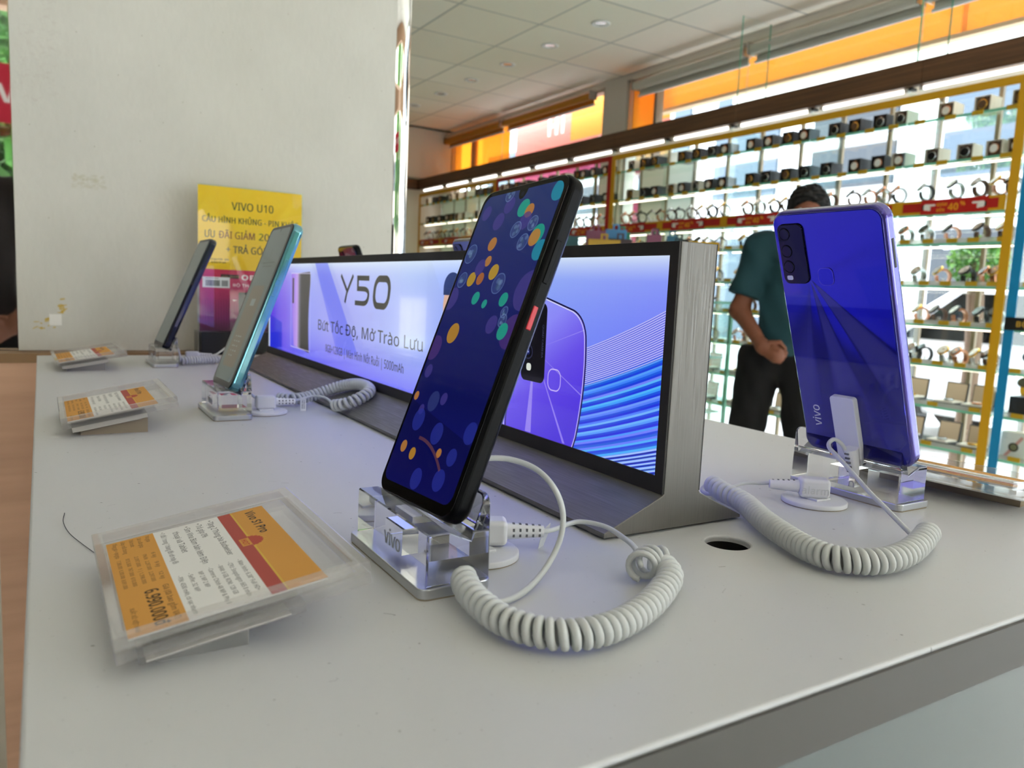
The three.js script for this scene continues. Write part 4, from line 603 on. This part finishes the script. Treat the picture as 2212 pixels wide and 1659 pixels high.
{
  const zs = [-2.132, -2.74, -3.33, -3.92, -4.51, -5.1, -5.68, -6.26, -6.86, -7.45, -8.05];
  zs.forEach((z, b) => { const t = thing('discount_sign', `red discount sign reading GIẢM ĐẾN 40%, ${bayName(b)}`, 'sign', [FX - 0.014, 1.622, z]); part('print', new THREE.PlaneGeometry(0.32, 0.07).rotateY(-Math.PI / 2).translate(-0.0015, 0, 0), offerM, t); part('board', box(-0.0012, 0.0012, -0.035, 0.035, -0.16, 0.16), M.redTape, t); });
}
// watches on clear C stands; boxed watches; open boxes
const cases = [['steel', std(0xb9bcc0, 0.22, { metalness: 1 })], ['copper', std(0xc98560, 0.25, { metalness: 1 })], ['gold', std(0xcf9f4a, 0.25, { metalness: 1 })], ['black', std(0x1b1b1d, 0.3, { metalness: 0.6 })]];
const straps = [['black', std(0x17161a, 0.6)], ['steel', std(0xaeb1b4, 0.28, { metalness: 1 })], ['brown', std(0x5a3a28, 0.65)], ['copper', std(0xb97c5c, 0.3, { metalness: 1 })]];
const dials = [['black', std(0x101114, 0.2)], ['white', std(0xe4e2dc, 0.3)], ['bronze', std(0x6e5340, 0.35, { metalness: 0.4 })]];
const W0 = (() => {
  const ring = []; const n = 30; for (let i = 0; i <= n; i++) { const a = 0.35 + (i / n) * (Math.PI * 2 - 0.9) + 2.6; ring.push([Math.cos(a) * 0.027, 0.034 + Math.sin(a) * 0.031]); }
  const out = ring.map(([x, y]) => new THREE.Vector2(x, y)), inn = ring.map(([x, y]) => new THREE.Vector2(x * 0.77, 0.034 + (y - 0.034) * 0.79)).reverse();
  const strap = extrude(new THREE.Shape([...out, ...inn]), 0.022, 0.0006, 1).translate(0, 0, -0.011);
  const tilt = (g) => g.rotateZ(Math.PI / 2 - 0.75).translate(-0.0205, 0.058, 0);
  return { strap, case: tilt(new THREE.LatheGeometry([[0, -0.004], [0.0205, -0.004], [0.0234, -0.002], [0.0234, 0.003], [0.0202, 0.0052], [0.0194, 0.0045], [0, 0.0045]].map((p) => new THREE.Vector2(...p)), 28)), dial: tilt(join([cyl(0.0192, 0.0192, 0.0006, 28).translate(0, 0.0048, 0)])), hands: tilt(join([box(-0.0008, 0.0008, 0.005, 0.0056, 0, 0.012), box(-0.0007, 0.009, 0.005, 0.0056, -0.0007, 0.0007)])), stand: join([rbox(-0.022, 0.02, 0, 0.006, -0.012, 0.012, 0.001, 1), rbox(-0.004, 0.004, 0.005, 0.03, -0.008, 0.008, 0.001, 1)]) };
})();
const standM = phys(0xf4f6f6, 0.08, { transmission: 0.75, thickness: 0 });
const place = (i, n) => n === 1 ? 'only one' : i === 0 ? 'rightmost' : i === n - 1 ? 'leftmost' : `${ORD[i]} from right`;
function watch(r, b, i, n, y, z, kind) {
  const c = cases[kind % 4], s = straps[(kind >> 2) % 4], d = dials[(kind >> 4) % 3];
  const o = thing('watch', `${c[0]} watch, ${s[0]} strap, ${ORD[r]} shelf, ${bayName(b)}, ${place(i, n)}`, 'watch', [FX + 0.055, y, z], rr(-0.75, -0.2), 'watches on clear stands along the window shelves'); o.scale.setScalar(1.28);
  part('strap', W0.strap, s[1], o); part('case', W0.case, c[1], o); part('dial', W0.dial, d[1], o); part('hands', W0.hands, c[1], o); part('clear_stand', W0.stand, standM, o);
}
const B0 = { shell: (() => { const s = poly([[-0.0375, 0], [0.0375, 0], [0.0375, 0.075], [-0.0375, 0.075]]); s.holes.push(new THREE.Path([[-0.0335, 0.004], [-0.0335, 0.071], [0.0335, 0.071], [0.0335, 0.004]].map((p) => new THREE.Vector2(...p)))); return join([extrude(s, 0.03, 0.0005, 1).rotateY(-Math.PI / 2).translate(0.03, 0, 0), rbox(0.03, 0.095, 0, 0.075, -0.0375, 0.0375, 0.001, 1)]); })(), cushion: rbox(0.008, 0.03, 0.006, 0.069, -0.031, 0.031, 0.006, 3), strap: rbox(0.0035, 0.012, 0.004, 0.071, -0.009, 0.009, 0.003, 2), case: W0.case.clone().translate(0.0205, -0.058, 0).rotateZ(-(Math.PI / 2 - 0.75)).rotateZ(Math.PI / 2).translate(0.004, 0.038, 0), dial: W0.dial.clone().translate(0.0205, -0.058, 0).rotateZ(-(Math.PI / 2 - 0.75)).rotateZ(Math.PI / 2).translate(0.004, 0.038, 0) };
const shellM = [std(0x252324, 0.5), std(0xcfc8b8, 0.6)], cushM = [std(0x1c1a1b, 0.7), std(0x54423a, 0.6)];
function boxed(r, b, i, n, y, z, light, kind) {
  const c = cases[kind % 3], o = thing('boxed_watch', `${light ? 'cream' : 'black'}-boxed ${c[0]} watch, ${r ? 'second' : 'top'} shelf, ${bayName(b)}, ${place(i, n)}`, 'watch box', [FX + 0.03, y, z], rr(-0.06, 0.06), 'boxed watches on the two top shelves');
  part('box_shell', B0.shell, shellM[light], o); part('cushion', B0.cushion, cushM[light], o); part('strap', B0.strap, straps[kind % 2 ? 0 : 2][1], o); part('case', B0.case, c[1], o); part('dial', B0.dial, dials[kind % 3][1], o);
}
const openM = std(0xb7a58f, 0.75), trayM = std(0x1d1a19, 0.5), padIn = std(0xe4ded4, 0.8);
const O0 = { tray: rbox(0, 0.11, 0, 0.022, -0.056, 0.056, 0.002, 1), pad: rbox(0.006, 0.1, 0.019, 0.03, -0.05, 0.05, 0.004, 2), lid: rbox(-0.003, 0.006, 0, 0.098, -0.056, 0.056, 0.002, 1).rotateZ(-0.12).translate(0.108, 0.02, 0), lining: box(-0.0045, -0.003, 0.006, 0.092, -0.05, 0.05).rotateZ(-0.12).translate(0.108, 0.02, 0) };
function openBox(r, b, i, n, y, z, kind) {
  const c = cases[kind % 3], o = thing('open_watch_box', `open watch box, beige lid, ${ORD[r]} shelf, ${bayName(b)}, ${place(i, n)}`, 'watch box', [FX + 0.03, y, z], rr(-0.08, 0.08), 'open watch boxes on the lower shelves');
  part('tray', O0.tray, trayM, o); part('pad', O0.pad, padIn, o); part('lid', O0.lid, trayM, o); part('lid_lining', O0.lining, openM, o);
  const w = part('watch', W0.case.clone().translate(0.0205, -0.058, 0).rotateZ(-(Math.PI / 2 - 0.75)).translate(0.035, 0.036, 0.012), c[1], o); part('dial', W0.dial.clone().translate(0.0205, -0.058, 0).rotateZ(-(Math.PI / 2 - 0.75)).translate(0.035, 0.036, 0.012), dials[kind % 3][1], w);
}
// top two shelves, counted from the right in every bay
const row = [[[-1.905, -2.075, -2.246], [-2.48, -2.594, -2.742, -2.868], [-3.07, -3.183, -3.328, -3.463], [-3.68, -3.79, -3.93, -4.07], [-4.35, -4.47, -4.6]], [[-1.905, -2.0, -2.132, -2.294], [-2.468, -2.583, -2.722, -2.9], [-3.046, -3.176, -3.325, -3.45], [-3.68, -3.8, -3.92, -4.05, -4.16], [-4.33, -4.45, -4.6]]];
for (let r = 0; r < 2; r++) for (let b = 0; b < 11; b++) {
  const zs = row[r][b] || [0.1, 0.26, 0.42, 0.5].slice(0, 3 + (b % 2)).map((q) => joints[b] - 0.02 - q + rr(-0.02, 0.02));
  zs.forEach((z, i) => boxed(r, b, i, zs.length, SH[r], z, b === 0 || rnd() < 0.22 || (b === 1 && i === 0) ? 1 : 0, Math.floor(rnd() * 12)));
}
const wrow = { 2: [[-1.9, -1.96, -2.05, -2.163, -2.311], [-2.454, -2.54, -2.618, -2.716, -2.86]], 3: [[-1.91, -2.018, -2.159, -2.284, -2.39], [-2.5, -2.6, -2.7, -2.83, -2.93]], 4: [[-1.925, -1.965, -2.059, -2.183, -2.301], [-2.47, -2.58, -2.7, -2.82, -2.94]], 5: [[-1.905, -1.972, -2.081, -2.181, -2.27], [-2.47, -2.58, -2.7, -2.82, -2.94]], 6: [[-1.91, -1.965, -2.054, -2.122, -2.23, -2.285], [-2.47, -2.58, -2.7, -2.82, -2.94]] };
for (let r = 2; r < 7; r++) for (let b = 0; b < 11; b++) {
  const y = r === 2 ? 1.66 : SH[r];
  let zs = wrow[r][b] || [0.06, 0.16, 0.26, 0.36, 0.46, 0.54].slice(0, 5 + (b % 2)).map((q) => joints[b] - q + rr(-0.015, 0.015));
  if (r > 3) zs = zs.filter((z) => z > -4.25); else zs = zs.filter((z) => z > -5.4 || z < -6.6); if (r === 3) zs = zs.filter((z) => z > -5.3);
  zs.forEach((z, i) => watch(r, b, i, zs.length, r === 2 ? 1.592 + 0.066 : y, z, Math.floor(rnd() * 48)));
}
for (let r = 7; r < 9; r++) for (let b = 0; b < 4; b++) [0.13, 0.27, 0.46].map((q) => joints[b] - q + rr(-0.01, 0.01)).forEach((z, i) => openBox(r, b, i, 3, SH[r], z, Math.floor(rnd() * 9)));
// right of the blue tape
{
  const o = thing('boxed_watch', 'black box with a large yellow watch, right of the blue tape', 'watch box', [FX + 0.03, 0.656, -1.745]); part('box_shell', rbox(0, 0.11, 0, 0.095, -0.055, 0.055, 0.002, 1), shellM[0], o); const g = W0.strap.clone().scale(1.3, 1.2, 1.3).translate(0.03, 0.095, 0.0); part('strap', g, std(0xd8a51c, 0.5), o); part('case', W0.case.clone().scale(1.3, 1.2, 1.3).translate(0.03, 0.095, 0), std(0x4c3b16, 0.5), o);
  const p = thing('product_box', 'pale grey product box showing a round watch with pink strap, lowest right', 'box', [FX + 0.02, 0.459, -1.755]);
  const bt = canvasTex(256, 320, (q, W, H) => { q.fillStyle = '#c9cec6'; q.fillRect(0, 0, W, H); q.strokeStyle = '#b98a80'; q.lineWidth = 34; q.beginPath(); q.moveTo(40, 300); q.lineTo(215, 40); q.stroke(); q.fillStyle = '#22211d'; q.beginPath(); q.arc(132, 165, 52, 0, 7); q.fill(); q.fillStyle = '#6a6a4a'; q.beginPath(); q.arc(132, 165, 36, 0, 7); q.fill(); q.fillStyle = '#a9aca6'; for (let i = 0; i < 6; i++) q.fillRect(16, 16 + i * 12, rr(30, 60), 3); });
  part('carton', rbox(0, 0.07, 0, 0.13, -0.055, 0.055, 0.001, 1), M.cream, p); part('print', new THREE.PlaneGeometry(0.108, 0.128).rotateY(-Math.PI / 2).translate(-0.0008, 0.065, 0), std(0xffffff, 0.5, { map: bt }), p);
  const w = thing('watch', 'dark sports watch on a clear post right of the blue tape', 'watch', [FX + 0.05, 0.858, -1.735]); part('strap', W0.strap.clone().scale(1.3, 1.4, 1.2), straps[0][1], w); part('case', W0.case.clone().scale(1.3, 1.4, 1.2), std(0x22303c, 0.4), w); part('clear_stand', W0.stand, standM, w);
  const s = thing('black_sign', 'black sign with gold letters right of the blue tape', 'sign', [FX - 0.012, 1.05, -1.84]);
  const st = canvasTex(512, 64, (q) => { q.fillStyle = '#0c0b0a'; q.fillRect(0, 0, 512, 64); q.fillStyle = '#c79a34'; q.font = 'bold 40px sans-serif'; viet(q, 'BỘ SƯU TẬP', 48, 46, 40); });
  part('board', box(0, 0.003, 0, 0.058, 0, 0.5), M.black, s); part('print', new THREE.PlaneGeometry(0.5, 0.058).rotateY(-Math.PI / 2).translate(-0.0008, 0.029, 0.25), std(0xffffff, 0.5, { map: st }), s);
}
// glass fins standing on the beam
for (const [z, w] of [[-3.6, 'left'], [-2.42, 'right']]) { const o = thing('glass_fin', `tall clear glass fin rising from the beam, ${w} one of two`, 'glass panel', [FX + 0.03, 2.3445, z]); part('pane', box(0, 0.25, 0, 0.54, -0.004, 0.004), M.pane, o); part('pane_edge', [box(-0.002, 0, 0, 0.54, -0.004, 0.004), box(0.25, 0.252, 0, 0.54, -0.004, 0.004)], M.glassEdge, o); part('clamp', box(0.06, 0.12, -0.001, 0.03, -0.01, 0.01), M.steel, o); }
// ---------------------------------------------------------------- glass counter beyond the table and the goods on it
{
  const o = thing('glass_counter', 'glass display counter with green edges left of the standing man', 'counter', [2.2, 0, -4.3]);
  part('base', box(0, 0.8, 0, 0.3, 0, 1.52), M.offWhite, o); part('top_pane', box(-0.01, 0.81, 1.108, 1.118, -0.01, 1.53), M.shelfGlass, o);
  part('top_edge', [box(-0.012, 0.812, 1.107, 1.119, 1.53, 1.534), box(0.81, 0.814, 1.107, 1.119, -0.01, 1.53), box(-0.014, -0.01, 1.107, 1.119, -0.01, 1.53)], M.glassEdge, o);
  for (const y of [0.55, 0.83]) { part('glass_shelf', box(0.03, 0.77, y, y + 0.008, 0.02, 1.5), M.shelfGlass, o); part('shelf_edge', [box(0.03, 0.77, y, y + 0.008, 1.5, 1.504), box(0.77, 0.774, y, y + 0.008, 0.02, 1.5)], M.glassEdge, o); }
  part('front_pane', box(0.01, 0.79, 0.3, 1.107, 1.515, 1.521), M.shelfGlass, o); part('side_pane', box(0.795, 0.8, 0.3, 1.107, 0, 1.52), M.shelfGlass, o); part('side_pane', box(0, 0.005, 0.3, 1.107, 0, 1.52), M.shelfGlass, o);
  for (const x of [0, 0.785]) for (const z of [0, 1.505]) part('post', box(x, x + 0.016, 0.3, 1.107, z, z + 0.016), M.glassEdge, o);
  const hues = [0x1b5560, 0x7a3f5c, 0x3f7fb0, 0x1c7a5e, 0x8a4a68, 0x20262c, 0x2a6a86, 0x111214, 0x2c1a22, 0x0e3a40, 0xb08a1c];
  const words = ['dark teal', 'plum', 'sky blue', 'green', 'mauve', 'charcoal', 'blue', 'black', 'dark maroon', 'deep teal', 'mustard'];
  const spots = [[2.3, -3.3, 0.14, 0.3], [2.42, -3.2, 0.1, 0.33], [2.55, -3.2, 0.11, 0.345], [2.62, -3.24, 0.09, 0.34], [2.74, -3.12, 0.08, 0.33], [2.82, -3.2, 0.05, 0.345], [2.885, -3.14, 0.06, 0.335], [2.955, -3.16, 0.1, 0.325], [2.5, -3.1, 0.12, 0.29], [2.78, -2.98, 0.16, 0.285], [2.36, -3.05, 0.16, 0.275]];
  spots.forEach(([x, z, w, h], i) => { const c = thing('phone_case_pack', `${words[i]} phone case pack standing on the glass counter behind the light box`, 'case pack', [x, 1.118, z], -0.5); const m = std(hues[i], 0.5); part('card', rbox(-w / 2, w / 2, 0, h, -0.008, 0.008, 0.003, 1), m, c); part('blister', rbox(-w * 0.38, w * 0.38, h * 0.08, h * 0.72, 0.008, 0.03, 0.006, 2), std(hues[(i + 3) % 11], 0.35), c); part('hang_tab', [box(-0.018, -0.008, h, h + 0.02, -0.002, 0.002), box(0.008, 0.018, h, h + 0.02, -0.002, 0.002), box(-0.018, 0.018, h + 0.02, h + 0.028, -0.002, 0.002)], m, c); });
  const yl = thing('price_board', 'long yellow price board on the glass counter just over the light box', 'sign', [3.0, 1.118, -3.02], -0.72);
  part('board', box(-0.08, 0.08, 0.26, 0.31, 0, 0.004), M.yellowTape, yl); part('post', [box(-0.005, 0.005, 0, 0.26, 0, 0.004), box(-0.04, 0.04, 0, 0.006, -0.02, 0.02)], M.steel, yl);
  const tt = canvasTex(256, 80, (g) => { g.fillStyle = '#d9a80f'; g.fillRect(0, 0, 256, 80); g.fillStyle = '#4a3a08'; g.font = 'bold 30px sans-serif'; viet(g, 'GIÁ TỪ 199.000Đ', 8, 52, 30); }); part('print', new THREE.PlaneGeometry(0.156, 0.048).translate(0, 0.285, 0.0048), std(0xffffff, 0.6, { map: tt }), yl);
}
// ---------------------------------------------------------------- a standing man, built as one blended skin with clothes over it
function surface(f, lo, hi, h) {   // surface nets of f = 0, f < 0 inside
  const n = [0, 1, 2].map((k) => Math.ceil((hi[k] - lo[k]) / h) + 1), S = new Float32Array(n[0] * n[1] * n[2]), at = (i, j, k) => (k * n[1] + j) * n[0] + i;
  for (let k = 0; k < n[2]; k++) for (let j = 0; j < n[1]; j++) for (let i = 0; i < n[0]; i++) S[at(i, j, k)] = f(lo[0] + i * h, lo[1] + j * h, lo[2] + k * h);
  const id = new Int32Array(S.length).fill(-1), P = [], I = [];
  for (let k = 0; k < n[2] - 1; k++) for (let j = 0; j < n[1] - 1; j++) for (let i = 0; i < n[0] - 1; i++) {
    let c = 0, x = 0, y = 0, z = 0; const s = []; for (let q = 0; q < 8; q++) s.push(S[at(i + (q & 1), j + ((q >> 1) & 1), k + (q >> 2))]);
    const neg = s.filter((v) => v < 0).length; if (!neg || neg === 8) continue;
    for (let a = 0; a < 8; a++) for (let d = 1; d < 8; d <<= 1) if (!(a & d)) { const b = a | d; if ((s[a] < 0) !== (s[b] < 0)) { const t = s[a] / (s[a] - s[b]); x += (a & 1) + (d === 1 ? t : 0); y += ((a >> 1) & 1) + (d === 2 ? t : 0); z += (a >> 2) + (d === 4 ? t : 0); c++; } }
    id[at(i, j, k)] = P.length / 3; P.push(lo[0] + (i + x / c) * h, lo[1] + (j + y / c) * h, lo[2] + (k + z / c) * h);
  }
  const quad = (a, b, c, d, flip) => { if (Math.min(a, b, c, d) < 0) return; if (flip) I.push(a, c, b, a, d, c); else I.push(a, b, c, a, c, d); };
  for (let k = 1; k < n[2] - 1; k++) for (let j = 1; j < n[1] - 1; j++) for (let i = 1; i < n[0] - 1; i++) {
    const v = S[at(i, j, k)] < 0;
    if (v !== S[at(i + 1, j, k)] < 0) quad(id[at(i, j - 1, k - 1)], id[at(i, j, k - 1)], id[at(i, j, k)], id[at(i, j - 1, k)], !v);
    if (v !== S[at(i, j + 1, k)] < 0) quad(id[at(i - 1, j, k - 1)], id[at(i - 1, j, k)], id[at(i, j, k)], id[at(i, j, k - 1)], !v);
    if (v !== S[at(i, j, k + 1)] < 0) quad(id[at(i - 1, j - 1, k)], id[at(i, j - 1, k)], id[at(i, j, k)], id[at(i - 1, j, k)], !v);
  }
  const g = new THREE.BufferGeometry(), N = new Float32Array(P.length), e = h * 0.4;
  for (let q = 0; q < P.length; q += 3) { const [x, y, z] = [P[q], P[q + 1], P[q + 2]], d = V(f(x + e, y, z) - f(x - e, y, z), f(x, y + e, z) - f(x, y - e, z), f(x, y, z + e) - f(x, y, z - e)).normalize(); N[q] = d.x; N[q + 1] = d.y; N[q + 2] = d.z; }
  g.setAttribute('position', new THREE.BufferAttribute(new Float32Array(P), 3)); g.setAttribute('normal', new THREE.BufferAttribute(N, 3)); g.setAttribute('uv', new THREE.BufferAttribute(new Float32Array(P.length / 3 * 2), 2)); g.setIndex(I); return g;
}
const bone = (a, b, r0, r1, flat = 1) => (x, y, z) => { const dx = b[0] - a[0], dy = b[1] - a[1], dz = b[2] - a[2], t = Math.min(1, Math.max(0, ((x - a[0]) * dx + (y - a[1]) * dy + (z - a[2]) * dz) / (dx * dx + dy * dy + dz * dz))); return Math.hypot(x - a[0] - dx * t, y - a[1] - dy * t, (z - a[2] - dz * t) / flat) - r0 - (r1 - r0) * t; };
const ell = (c, r) => (x, y, z) => { const u = (x - c[0]) / r[0], v = (y - c[1]) / r[1], w = (z - c[2]) / r[2], q = Math.hypot(u, v, w); return (q - 1) * Math.min(...r); };
const blend = (list, k) => (x, y, z) => { let d = 9; for (const f of list) { const v = f(x, y, z); if (d > 8) { d = v; continue; } const h = Math.max(k - Math.abs(d - v), 0) / k; d = Math.min(d, v) - h * h * k * 0.25; } return d; };
{
  const o = thing('person', 'man in a teal t-shirt and black trousers standing before the shelves, looking down', 'person', [2.866, 0, -2.346], -0.8936);
  // joints: x to his left (picture right), z towards the camera
  const J = { hipR: [-0.095, 0.86, 0], hipL: [0.09, 0.86, 0.01], kneeR: [-0.135, 0.47, 0.02], kneeL: [0.115, 0.47, 0.04], ankR: [-0.165, 0.085, -0.03], ankL: [0.125, 0.085, 0], pel: [0, 0.92, 0], waist: [0.015, 1.06, 0.005], chest: [0.045, 1.26, 0], neck: [0.05, 1.43, 0.0], head: [0.055, 1.515, 0.06], shR: [-0.125, 1.365, -0.005], shL: [0.235, 1.375, -0.005], elR: [-0.2, 1.085, 0.02], wrR: [-0.083, 0.935, 0.175], elL: [0.3, 1.1, 0.03], wrL: [0.2, 1.0, 0.24] };
  const hand = (w, dir, up, side) => { const D = V(...dir).normalize(), U = V(...up).normalize(), S = D.clone().cross(U).multiplyScalar(side), p = (a, b, c) => V(...w).addScaledVector(D, a).addScaledVector(U, b).addScaledVector(S, c).toArray(), L = [bone(p(0.01, 0, 0), p(0.075, 0, 0), 0.03, 0.034, 0.75), bone(p(0.05, 0.02, 0), p(0.075, 0.025, 0), 0.018, 0.016)]; [[0.024, 0.03], [0.008, 0.035], [-0.009, 0.032], [-0.025, 0.025]].forEach(([b, l]) => { L.push(bone(p(0.075, b, 0), p(0.082 + l * 0.5, b, 0.022), 0.0095, 0.009)); L.push(bone(p(0.082 + l * 0.5, b, 0.022), p(0.07 + l * 0.2, b * 0.9, 0.045), 0.009, 0.0085)); L.push(bone(p(0.07 + l * 0.2, b * 0.9, 0.045), p(0.048, b * 0.85, 0.04), 0.0085, 0.0078)); }); L.push(bone(p(0.02, 0.028, 0.006), p(0.05, 0.046, 0.026), 0.0125, 0.011)); L.push(bone(p(0.05, 0.046, 0.026), p(0.078, 0.034, 0.036), 0.0105, 0.009)); return L; };
  const hR = hand(J.wrR, [0.6, -0.35, 0.25], [0.35, 0.75, 0.3], -1), hL = hand(J.wrL, [-0.5, 0.25, 0.6], [0.2, 0.9, 0], 1);
  const hc = J.head, face = [ell(hc, [0.074, 0.105, 0.092]), ell([hc[0], hc[1] - 0.06, hc[2] + 0.028], [0.052, 0.058, 0.062]), bone([hc[0], hc[1] + 0.005, hc[2] + 0.086], [hc[0], hc[1] - 0.03, hc[2] + 0.106], 0.01, 0.014), ell([hc[0] - 0.078, hc[1] - 0.01, hc[2] - 0.005], [0.012, 0.03, 0.018]), ell([hc[0] + 0.078, hc[1] - 0.01, hc[2] - 0.005], [0.012, 0.03, 0.018]), ell([hc[0], hc[1] - 0.062, hc[2] + 0.087], [0.024, 0.008, 0.01])];
  const arms = [bone(J.shR, J.elR, 0.05, 0.041), bone(J.elR, J.wrR, 0.043, 0.027), bone(J.shL, J.elL, 0.05, 0.041), bone(J.elL, J.wrL, 0.043, 0.027)];
  const trunk = [bone(J.pel, J.waist, 0.125, 0.12, 0.75), bone(J.waist, J.chest, 0.12, 0.135, 0.72), bone(J.shR, J.shL, 0.06, 0.06), bone(J.chest, J.neck, 0.1, 0.055), bone(J.neck, [hc[0], hc[1] - 0.05, hc[2] - 0.01], 0.055, 0.05)];
  const legs = [bone(J.hipR, J.kneeR, 0.082, 0.055), bone(J.kneeR, J.ankR, 0.053, 0.036), bone(J.hipL, J.kneeL, 0.082, 0.055), bone(J.kneeL, J.ankL, 0.053, 0.036)];
  const sk = blend([...face, ...arms, ...trunk, ...legs, ...hR.slice(0, 1), ...hL.slice(0, 1)], 0.03), fine = (L, w) => surface(blend([bone(V(...J[w === 0 ? 'elR' : 'elL']).lerp(V(...J[w === 0 ? 'wrR' : 'wrL']), 0.8).toArray(), J[w === 0 ? 'wrR' : 'wrL'], 0.03, 0.026), ...L], 0.006), ...(() => { const c = J[w === 0 ? 'wrR' : 'wrL']; return [[c[0] - 0.15, c[1] - 0.15, c[2] - 0.15], [c[0] + 0.15, c[1] + 0.15, c[2] + 0.15]]; })(), 0.004);
  const headFine = surface(blend([...face, bone(J.neck, [hc[0], hc[1] - 0.05, hc[2] - 0.01], 0.055, 0.05)], 0.016), [hc[0] - 0.12, hc[1] - 0.16, hc[2] - 0.13], [hc[0] + 0.12, hc[1] + 0.14, hc[2] + 0.14], 0.005);
  const ix = (g) => { const h = g.toNonIndexed(); return h; };
  part('body', join([ix(surface((x, y, z) => Math.max(sk(x, y, z), y - (hc[1] - 0.1)), [-0.33, 0, -0.2], [0.43, 1.7, 0.36], 0.013)), ix(fine(hR, 0)), ix(fine(hL, 1)), ix(headFine)]), M.skin, o);
  for (const s of [-1, 1]) part('eye', new THREE.SphereGeometry(0.011, 12, 8).translate(hc[0] + s * 0.031, hc[1] + 0.004, hc[2] + 0.081), M.offWhite, o);
  const wob = (x, y, z) => 0.005 * Math.sin(y * 38 + x * 22) * Math.sin(x * 31 + z * 25);
  const teeT = blend([bone([0, 0.9, 0], J.waist, 0.15, 0.142, 0.78), bone(J.waist, J.chest, 0.142, 0.152, 0.76), bone(J.shR, J.shL, 0.072, 0.072), bone(J.chest, [0.055, 1.395, 0], 0.13, 0.085), bone(J.shR, V(...J.shR).lerp(V(...J.elR), 0.75).toArray(), 0.07, 0.075), bone(J.shL, V(...J.shL).lerp(V(...J.elL), 0.75).toArray(), 0.07, 0.075)], 0.05);
  const cut = (a, b, t, x, y, z) => { const A = V(...a), B = V(...b), d = B.clone().sub(A).normalize(); return V(x, y, z).sub(A.lerp(B, t)).dot(d); };
  part('t_shirt', surface((x, y, z) => { let v = teeT(x, y, z) + wob(x, y, z); v = Math.max(v, 0.892 - y, -(Math.hypot(x - 0.052, (y - 1.47) * 1.0, z - 0.01) - 0.078)); if (x < -0.12) v = Math.max(v, cut(J.shR, J.elR, 0.78, x, y, z)); if (x > 0.25) v = Math.max(v, cut(J.shL, J.elL, 0.78, x, y, z)); return v; }, [-0.33, 0.84, -0.22], [0.42, 1.5, 0.22], 0.011), M.shirt, o);
  const tr = blend([bone([-0.05, 0.9, 0], [0.05, 0.9, 0], 0.125, 0.125, 0.85), bone(J.hipR, J.kneeR, 0.1, 0.078), bone(J.kneeR, [J.ankR[0], 0.05, J.ankR[2]], 0.078, 0.07), bone(J.hipL, J.kneeL, 0.1, 0.078), bone(J.kneeL, [J.ankL[0], 0.05, J.ankL[2]], 0.078, 0.07)], 0.03);
  part('trousers', surface((x, y, z) => Math.max(tr(x, y, z) + wob(x, y, z), y - 0.93, 0.03 - y), [-0.36, 0, -0.22], [0.32, 0.98, 0.22], 0.012), M.trouser, o);
  for (const a of [J.ankR, J.ankL]) part('shoe', surface(blend([bone([a[0], 0.045, a[2] - 0.02], [a[0], 0.035, a[2] + 0.15], 0.044, 0.036), bone([a[0], 0.07, a[2]], [a[0], 0.1, a[2]], 0.045, 0.045)], 0.03).length ? (x, y, z) => Math.max(blend([bone([a[0], 0.045, a[2] - 0.02], [a[0], 0.035, a[2] + 0.15], 0.044, 0.036), bone([a[0], 0.07, a[2]], [a[0], 0.1, a[2]], 0.045, 0.045)], 0.03)(x, y, z), 0.002 - y) : null, [a[0] - 0.08, 0, a[2] - 0.1], [a[0] + 0.08, 0.16, a[2] + 0.22], 0.008), M.shoe, o);
  const hf = noiseField(100, 100, 40);
  part('hair', surface((x, y, z) => { const u = x - hc[0], v = y - hc[1] - 0.028, w = z - hc[2] + 0.012; let d = (Math.hypot(u / 0.09, v / 0.1, w / 0.104) - 1) * 0.088 + (hf((Math.atan2(u, w) + 4) * 12, v * 260 + 50) - 0.5) * 0.012; d = Math.max(d, -(Math.hypot(u / 0.073, (v + 0.082) / 0.1, (w - 0.075) / 0.075) - 1) * 0.06, (w > -0.015 ? -0.012 - 0.2 * (w + 0.015) : -0.075) - v); return d; }, [hc[0] - 0.13, hc[1] - 0.13, hc[2] - 0.15], [hc[0] + 0.13, hc[1] + 0.17, hc[2] + 0.14], 0.006), M.hair, o);
  const ph = o.clone(); ph.name = numbered('person'); ph.position.set(-0.16, 0, 0.56); ph.rotation.y = Math.PI; scene.add(ph);   // whoever takes the picture, mirrored in the pillar's left edge
  const cloth = std(0x241c1a, 0.85); ph.traverse((q) => { if (q.name.startsWith('t_shirt')) q.material = cloth; });
  ph.userData.label = 'dark-haired person behind the camera, seen only mirrored in the left pillar edge';
  const rb = thing('hanging_banner', 'red banner with white letters in the shop front, mirrored in the left pillar edge', 'banner', [-0.15, 1.92, 2.5]);
  const rt = canvasTex(512, 160, (g) => { g.fillStyle = '#c81f3a'; g.fillRect(0, 0, 512, 160); g.fillStyle = '#f4ecea'; g.font = 'bold 70px sans-serif'; g.fillText('KT · VIVO · KT', 20, 105); });
  part('print', new THREE.PlaneGeometry(1.3, 0.32).rotateY(Math.PI).translate(0, 0.16, -0.003), std(0xffffff, 0.7, { map: rt }), rb); part('cloth', box(-0.65, 0.65, 0, 0.32, -0.002, 0.002), M.redTape, rb);
}
scene.traverse((q) => { if (q.isMesh) { q.castShadow = true; q.receiveShadow = true; } if (q.isLight) q.castShadow = true; });
renderer.render(scene, camera);
